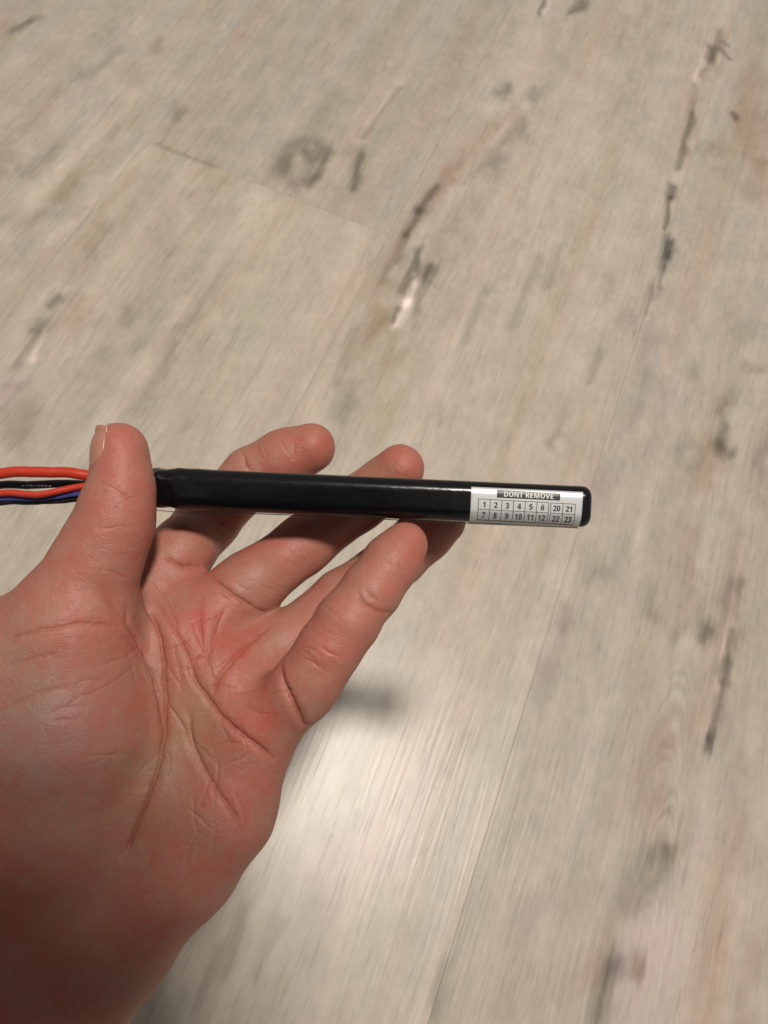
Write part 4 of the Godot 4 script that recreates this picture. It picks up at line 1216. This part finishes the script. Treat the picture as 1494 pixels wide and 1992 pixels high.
func refine(verts: PackedVector3Array, index: PackedInt32Array, flag: PackedByteArray) -> Array:
	# halves every edge that has a flagged end
	var mids := {}
	var out := PackedInt32Array()
	for i in range(0, index.size(), 3):
		var t := [index[i], index[i + 1], index[i + 2]]
		var m := [-1, -1, -1]
		var n := 0
		for k in 3:
			var a: int = t[k]
			var b: int = t[(k + 1) % 3]
			if flag[a] == 0 and flag[b] == 0: continue
			n += 1
			var key := Vector2i(mini(a, b), maxi(a, b))
			if not mids.has(key):
				mids[key] = verts.size()
				verts.append((verts[a] + verts[b]) * 0.5)
			m[k] = mids[key]
		if n == 0:
			out.append_array(t)
		elif n == 3:
			out.append_array([t[0], m[0], m[2], m[0], t[1], m[1], m[2], m[1], t[2], m[0], m[1], m[2]])
		else:
			# n is 2: one flagged vertex, its two edges halved
			for k in 3:
				if m[k] >= 0 and m[(k + 2) % 3] >= 0:
					var b: int = t[(k + 1) % 3]
					var c: int = t[(k + 2) % 3]
					out.append_array([t[k], m[k], m[(k + 2) % 3], m[k], b, c, m[k], c, m[(k + 2) % 3]])
	return [verts, out]


func nail_half(t: float) -> float:
	# half the angle that the plate covers round the thumb: rounded at the root
	return 0.80 * pow(clampf(1.0 - pow(1.0 - minf(t * 3.0, 1.0), 2.6), 0.0, 1.0), 0.5)


func build_nail(thumb: Node3D):
	# a curved plate on the outer side of the thumb's end
	var mid := Vector3(-72.57, 18.57, 8)
	var along := Vector3(-0.0465, 0.9962, -0.0732)
	var out := Vector3(-0.9019, -0.0104, 0.4319)
	var side := along.cross(out)
	var verts := PackedVector3Array()
	var index := PackedInt32Array()
	var rows := 24
	var cols := 24
	var all := PackedInt32Array(range(bone_of.size()))
	var reach := PackedFloat32Array()     # how far out the skin lies under the plate
	for i in rows + 1:
		for j in cols + 1:
			var t := float(i) / rows
			var a := (float(j) / cols * 2.0 - 1.0) * nail_half(t)
			var foot := mid + along * minf(lerpf(-6.4, 5.2, t), 3.2)
			var dir := out * cos(a) + side * sin(a)
			var r := 14.0
			for k in 40: r -= skin_field(foot + dir * r, all) * 0.9
			reach.append(r)
	for layer in 2:
		for i in rows + 1:
			var t := float(i) / rows
			var y := lerpf(-6.4, 5.2, t)
			for j in cols + 1:
				var s := float(j) / cols * 2.0 - 1.0
				var a := s * nail_half(t)
				var r := reach[i * (cols + 1) + j] + (0.10 if layer == 0 else -0.5) + 0.22 * t - 0.5 * pow(absf(s), 6.0) * (1.0 - t) - 0.06 * pow(maxf(y - 3.2, 0.0), 2.0)
				verts.append((mid + along * (y - 0.9 * s * s * t) + (out * cos(a) + side * sin(a)) * r) * MM)
	var n := (rows + 1) * (cols + 1)
	for i in rows:
		for j in cols:
			var a := i * (cols + 1) + j
			var c := a + cols + 1
			index.append_array([a, a + 1, c, a + 1, c + 1, c])
			index.append_array([n + a, n + c, n + a + 1, n + a + 1, n + c, n + c + 1])
	var rim := []
	for j in cols: rim.append([rows * (cols + 1) + j, rows * (cols + 1) + j + 1])
	for i in rows:
		rim.append([i * (cols + 1) + cols + cols + 1, i * (cols + 1) + cols])
		rim.append([i * (cols + 1), (i + 1) * (cols + 1)])
	for e in rim: index.append_array([e[0], e[1], e[1] + n, e[0], e[1] + n, e[0] + n])
	var m := paint(Color(0.43, 0.185, 0.132), 0.36, 0.0, 0.5)
	m.subsurf_scatter_enabled = true
	m.subsurf_scatter_strength = 0.08
	put("nail", commit(verts, index), m, thumb)


# ---------------------------------------------------------------- battery

func face_z(y: float) -> float:
	# how far out the wrapped face stands at this height across the pack
	var flat := BATTERY_HALF.y - BATTERY_ROUND
	var e := clampf((absf(y) - flat) / BATTERY_ROUND, 0.0, 0.999)
	return BATTERY_HALF.z - BATTERY_ROUND * (1.0 - sqrt(1.0 - e * e)) - 0.012 * y * y * 0.4


func on_face(x: float, y: float, proud: float) -> Vector3:
	var dz := (face_z(y + 0.02) - face_z(y - 0.02)) / 0.04
	return (Vector3(x, y, face_z(y)) + Vector3(0, -dz, 1).normalized() * proud) * MM


func wrapped_quad(corners: Array, proud: float, nx := 24, ny := 16) -> ArrayMesh:
	# corners (x, y): top left, top right, bottom right, bottom left; a thin sheet laid on the face, with turned-down edges
	var verts := PackedVector3Array()
	var index := PackedInt32Array()
	for j in ny + 3:
		for i in nx + 3:
			var u := clampf(float(i - 1) / nx, 0.0, 1.0)
			var v := clampf(float(j - 1) / ny, 0.0, 1.0)
			var edge := i == 0 or j == 0 or i == nx + 2 or j == ny + 2
			var p: Vector2 = corners[0].lerp(corners[1], u).lerp(corners[3].lerp(corners[2], u), v)
			verts.append(on_face(p.x, p.y, 0.002 if edge else proud))
	var m := nx + 3
	for j in ny + 2:
		for i in nx + 2:
			var a := j * m + i
			index.append_array([a, a + 1, a + m, a + 1, a + m + 1, a + m])
	return commit(verts, index)


func lettering(text: String, at: Vector2, height: float, turn: float, proud: float, squeeze := 1.0) -> ArrayMesh:
	var tm := TextMesh.new()
	var font := SystemFont.new()
	font.font_names = PackedStringArray(["Droid Sans"])
	font.font_weight = 700
	tm.font = font
	tm.text = text
	tm.font_size = 64
	tm.pixel_size = 1.0 / 46.0     # capital height about 1
	tm.depth = 0.05
	tm.curve_step = 1.0
	var arr := tm.get_mesh_arrays()
	var verts: PackedVector3Array = arr[Mesh.ARRAY_VERTEX]
	var box := AABB(verts[0], Vector3.ZERO)
	for p in verts: box = box.expand(p)
	var mid := box.get_center()
	var out := PackedVector3Array()
	for p in verts:
		var q := Vector2((p.x - mid.x) * squeeze, p.y - mid.y) * (height / box.size.y)
		q = q.rotated(turn) + at
		out.append(on_face(q.x, q.y, proud if p.z > mid.z else proud - 0.08))
	arr[Mesh.ARRAY_VERTEX] = out
	var m := ArrayMesh.new()
	m.add_surface_from_arrays(Mesh.PRIMITIVE_TRIANGLES, arr)
	return m


func build_battery():
	var pack := Node3D.new()
	pack.name = "battery_pack"
	pack.transform = palm * Transform3D(BATTERY_TURN, BATTERY_MID * MM)
	add_child(pack)
	tag(pack, "slim black shrink-wrapped battery stick with silver number label, held in the hand", "battery")
	# the wrapped body
	var film := paint(Color(0.003, 0.003, 0.0034), 0.20, 0.0, 0.42)
	film.clearcoat_enabled = true
	film.clearcoat = 0.15
	film.clearcoat_roughness = 0.15
	var dents := FastNoiseLite.new()
	dents.seed = 12
	dents.frequency = 0.006
	dents.fractal_octaves = 4
	var film_relief := NoiseTexture2D.new()
	film_relief.width = 512
	film_relief.height = 512
	film_relief.seamless = true
	film_relief.noise = dents
	film.heightmap_enabled = true
	film.heightmap_texture = film_relief
	film.heightmap_scale = 0.008
	film.uv1_triplanar = true
	film.uv1_scale = Vector3(22, 40, 40)
	var crinkle := FastNoiseLite.new()
	crinkle.seed = 8
	crinkle.frequency = 0.15
	crinkle.fractal_octaves = 3
	var rings := []
	var n := 96
	var half := BATTERY_HALF.x
	var stops := PackedFloat32Array()
	for i in 14: stops.append(-half + 3.0 * (1.0 - cos(i / 13.0 * PI / 2.0)))
	for i in 150: stops.append(lerpf(-half + 3.0, half - 2.6, (i + 1) / 151.0))
	for i in 14: stops.append(half - 2.6 + 2.6 * sin(i / 13.0 * PI / 2.0))
	for x in stops:
		var ring := PackedVector3Array()
		var into := 0.0
		if x < -half + 3.0:
			var e := (-half + 3.0 - x) / 3.0
			into = 3.0 * (1.0 - sqrt(maxf(1.0 - e * e, 0.0))) * 0.45
		elif x > half - 2.6:
			var e := (x - half + 2.6) / 2.6
			into = 2.6 * (1.0 - sqrt(maxf(1.0 - e * e, 0.0)))
		var gather := exp(-(x + half) / 5.0)
		var step_ := 0.40 * (1.0 / (1.0 + exp((x + half - 7.5) * 2.2)))
		for j in n:
			var a := TAU * j / n
			var c := signf(cos(a)) * pow(absf(cos(a)), 0.42)
			var s := signf(sin(a)) * pow(absf(sin(a)), 0.42)
			var q := Vector3(0, s * BATTERY_HALF.y, c * BATTERY_HALF.z)
			var core := Vector3(0, clampf(q.y, -(BATTERY_HALF.y - BATTERY_ROUND), BATTERY_HALF.y - BATTERY_ROUND), clampf(q.z, -(BATTERY_HALF.z - BATTERY_ROUND), BATTERY_HALF.z - BATTERY_ROUND))
			var away := (q - core).normalized()
			var bulge := 0.012 * core.y * core.y * 0.4
			var r := BATTERY_ROUND - into
			var p := core + away * r - Vector3(0, 0, signf(q.z) * bulge)
			if into > BATTERY_ROUND * 0.6: p = core.lerp(Vector3.ZERO, 0.0) + away * r
			p += away * (crinkle.get_noise_3d(x, q.y * 0.7, q.z * 0.7) * (0.012 + 1.5 * gather + 0.16 * exp(-(x + half) / 16.0)) - step_)
			p.x = x + crinkle.get_noise_3d(x * 0.2, q.y, q.z + 40.0) * 0.5 * gather
			ring.append(p * MM)
		rings.append(ring)
	put("shrink_wrap", loft(rings), film, pack)
	# the welded edge of the film, a thin clear fin along the lower side
	var fin := paint(Color(0.16, 0.13, 0.12), 0.25)
	var edge := []
	for i in 26:
		var x := lerpf(-half + 0.8, half - 3.0, i / 25.0)
		edge.append(Vector3(x, -BATTERY_HALF.y - 0.30 - 0.55 * exp(-pow((x + half - 9.0) / 9.0, 2.0)), 5.2 + 0.2 * sin(i * 1.7)))
	put("film_edge", tube(edge, 0.13, 8, 2.0), fin, pack)
	# the label
	var silver := paint(Color(0.50, 0.50, 0.49), 0.36, 0.4, 0.5)
	var corners := [Vector2(28.89, 4.17), Vector2(60.86, 4.12), Vector2(60.45, -6.31), Vector2(28.92, -6.54)]
	var label := put("label_sticker", wrapped_quad(corners, 0.10, 40, 40), silver, pack)
	label.set_meta("label", "silver sticker with two printed number grids")
	var ink := paint(Color(0.012, 0.012, 0.013), 0.4)
	var white := paint(Color(0.66, 0.66, 0.64), 0.4, 0.3)
	put("printed_banner", wrapped_quad([Vector2(36.25, 3.54), Vector2(54.30, 3.32), Vector2(54.24, 1.34), Vector2(36.27, 1.41)], 0.114, 30, 12), ink, label)
	put("printed_words", lettering("DONT REMOVE", Vector2(45.32, 2.48), 1.42, -0.0044, 0.24, 1.05), white, label)
	grid(label, ink, [Vector2(31.09, 0.80), Vector2(51.15, 0.63), Vector2(50.94, -5.18), Vector2(31.06, -5.04)], 6, [["1", "2", "3", "4", "5", "6"], ["7", "8", "9", "10", "11", "12"]])
	grid(label, ink, [Vector2(51.73, 0.59), Vector2(58.68, 0.52), Vector2(58.64, -5.33), Vector2(51.60, -5.23)], 2, [["20", "21"], ["22", "23"]])
	# the leads
	wire(pack, "thick red wire", [Vector3(-152.55, -11.74, -4), Vector3(-128.72, -2.23, 0), Vector3(-108.96, 2.03, 3), Vector3(-99.93, 3.03, 3), Vector3(-91.08, 3.3, 2.5), Vector3(-82.91, 2.63, 2), Vector3(-73.34, 1.73, 1), Vector3(-62.94, 1.47, 0)], 1.6, Color(0.47, 0.034, 0.013))
	wire(pack, "black wire with faint print", [Vector3(-156.58, -15.14, -10), Vector3(-132.21, -4.54, -6), Vector3(-111.91, -1.22, -3), Vector3(-102.37, -0.81, -2.5), Vector3(-93.87, -0.12, -2.5), Vector3(-85.56, 0.27, -3), Vector3(-75.04, 0.46, -4), Vector3(-64.11, 0.64, -4)], 1.25, Color(0.008, 0.008, 0.010))
	var faint := paint(Color(0.16, 0.16, 0.17), 0.6)
	var lead := pack.get_child(pack.get_child_count() - 1)
	for i in 8:
		var dot := put("print_mark", bevel_box(Vector3(0.55 + 0.2 * (i % 3), 0.5 - 0.12 * (i % 2), 0.12) * MM, 0.04 * MM, 1), faint, lead)
		dot.position = (Vector3(-104.04, -0.93, -1.15) + Vector3(1.15 * i, 0.05 * i - 0.004 * i * i, 0)) * MM
	wire(pack, "thin red wire", [Vector3(-150.89, -17.85, -2), Vector3(-127.92, -6.81, 1), Vector3(-108.71, -3.56, 3), Vector3(-101.67, -3.41, 3.5), Vector3(-97.13, -3.66, 3.5), Vector3(-92.73, -2.7, 3.3), Vector3(-87.85, -1.1, 2.5), Vector3(-82.78, -0.25, 2), Vector3(-73.25, -0.25, 1), Vector3(-62.56, -0.38, 1)], 1.0, Color(0.47, 0.037, 0.017))
	wire(pack, "blue wire", [Vector3(-152.19, -19.84, -4), Vector3(-129.05, -8.37, -1), Vector3(-109.67, -5.23, 1), Vector3(-100.53, -4.75, 1), Vector3(-94.46, -3.94, 1), Vector3(-88.41, -2.6, 1), Vector3(-83.12, -1.6, 1), Vector3(-73.58, -0.84, 0), Vector3(-63.14, -0.81, -1)], 0.85, Color(0.075, 0.078, 0.30))
	wire(pack, "thin dark blue wire", [Vector3(-152.17, -20.31, -4), Vector3(-128.43, -8.81, 0), Vector3(-109.34, -5.61, 1.6), Vector3(-100.14, -5.13, 1.8), Vector3(-92.57, -4.18, 1.8), Vector3(-88.05, -3.22, 1.8), Vector3(-82.88, -2.52, 1.5), Vector3(-73.2, -1.32, 1), Vector3(-62.83, -1.13, 0)], 0.5, Color(0.04, 0.045, 0.17))
	wire(pack, "thin black wire", [Vector3(-153.51, -21.55, -6), Vector3(-130.18, -9.96, -3), Vector3(-110.13, -6.54, 0), Vector3(-100.96, -5.75, 0), Vector3(-94.85, -5.17, 0), Vector3(-88.75, -4.43, 0), Vector3(-83.41, -3.89, 0), Vector3(-73.86, -2.37, -1), Vector3(-63.41, -1.57, -2)], 0.9, Color(0.008, 0.008, 0.010))


func grid(label: Node3D, ink: Material, c: Array, cols: int, rows: Array):
	var t := 0.085
	for k in 3:
		var l: Vector2 = c[0].lerp(c[3], k / 2.0)
		var r: Vector2 = c[1].lerp(c[2], k / 2.0)
		put("grid_line", wrapped_quad([l + Vector2(-t, t), r + Vector2(t, t), r + Vector2(t, -t), l + Vector2(-t, -t)], 0.135, 8, 1), ink, label)
	for k in cols + 1:
		var a: Vector2 = c[0].lerp(c[1], float(k) / cols)
		var b: Vector2 = c[3].lerp(c[2], float(k) / cols)
		put("grid_line", wrapped_quad([a + Vector2(-t, 0), a + Vector2(t, 0), b + Vector2(t, 0), b + Vector2(-t, 0)], 0.14, 1, 8), ink, label)
	var turn: float = (c[1] - c[0]).angle()
	for r in 2:
		for k in cols:
			var u := (k + 0.5) / cols
			var v := (r + 0.5) / 2.0
			var at: Vector2 = c[0].lerp(c[1], u).lerp(c[3].lerp(c[2], u), v)
			var text: String = rows[r][k]
			put("number", lettering(text, at, 1.58, turn, 0.26, 0.92), ink, label)


func wire(pack: Node3D, label: String, pts: Array, r: float, color: Color):
	var m := paint(color, 0.38, 0.0, 0.5)
	var o := put("wire", tube(pts, r, 16, 1.5), m, pack)
	o.set_meta("label", label)


# ---------------------------------------------------------------- phone

func build_phone():
	# the phone that takes the picture: its lens is at the camera, its body shades the wrist from the lamp
	var phone := Node3D.new()
	phone.name = "smartphone"
	phone.transform = Transform3D(PALM_TURN, Vector3(0, EYE_HEIGHT, 0)) * Transform3D(Basis(), Vector3(-0.0225, -0.061, 0.014))
	add_child(phone)
	tag(phone, "black smartphone held above the wrist, out of the picture", "smartphone")
	var black := paint(Color(0.02, 0.02, 0.022), 0.35)
	put("case", bevel_box(Vector3(0.073, 0.148, 0.008), 0.0035), black, phone)
	var glass := paint(Color(0.01, 0.01, 0.012), 0.08)
	var s := put("screen", bevel_box(Vector3(0.068, 0.142, 0.001), 0.0004), glass, phone)
	s.position.z = 0.0043


# ---------------------------------------------------------------- person

func build_person():
	# the one who takes the picture leans over it: out of view, head and shoulders placed to shade the wrist and the floor below it from the lamp
	var head := Vector3(0, EYE_HEIGHT, 0) + PALM_TURN * Vector3(0.029, 0.124, 0.335)
	var spine := [
		[head + Vector3(0.0, 0.118, -0.005), 0.012, 0.014], [head + Vector3(0, 0.112, -0.005), 0.04, 0.05], [head + Vector3(0, 0.085, -0.003), 0.066, 0.082], [head + Vector3(0, 0.045, 0.0), 0.077, 0.098],
		[head + Vector3(0, 0.0, 0.0), 0.076, 0.100], [head + Vector3(0, -0.05, 0.0), 0.070, 0.090], [head + Vector3(0, -0.09, 0.012), 0.056, 0.070], [head + Vector3(-0.005, -0.115, 0.04), 0.056, 0.058],
		[head + Vector3(-0.01, -0.14, 0.09), 0.075, 0.066], [head + Vector3(-0.01, -0.165, 0.14), 0.165, 0.085], [head + Vector3(-0.01, -0.21, 0.19), 0.205, 0.105], [head + Vector3(-0.01, -0.33, 0.25), 0.19, 0.12],
		[head + Vector3(-0.01, -0.50, 0.31), 0.175, 0.125], [head + Vector3(-0.01, -0.66, 0.36), 0.18, 0.13], [head + Vector3(-0.01, -0.72, 0.37), 0.12, 0.09]]
	var rings := []
	for i in range(spine.size() - 1, -1, -1):
		var along: Vector3 = (spine[maxi(i - 1, 0)][0] - spine[mini(i + 1, spine.size() - 1)][0]).normalized()
		var side := Vector3.RIGHT
		var front := along.cross(side).normalized()
		var ring := PackedVector3Array()
		for j in 40:
			var a := TAU * j / 40
			ring.append(spine[i][0] + side * cos(a) * spine[i][1] - front * sin(a) * spine[i][2])
		rings.append(ring)
	var o := MeshInstance3D.new()
	o.name = "person"
	o.mesh = loft(rings)
	o.material_override = paint(Color(0.05, 0.045, 0.045), 0.8)
	add_child(o)
	tag(o, "person leaning over the hand, out of the picture, placed to shade the wrist", "person")
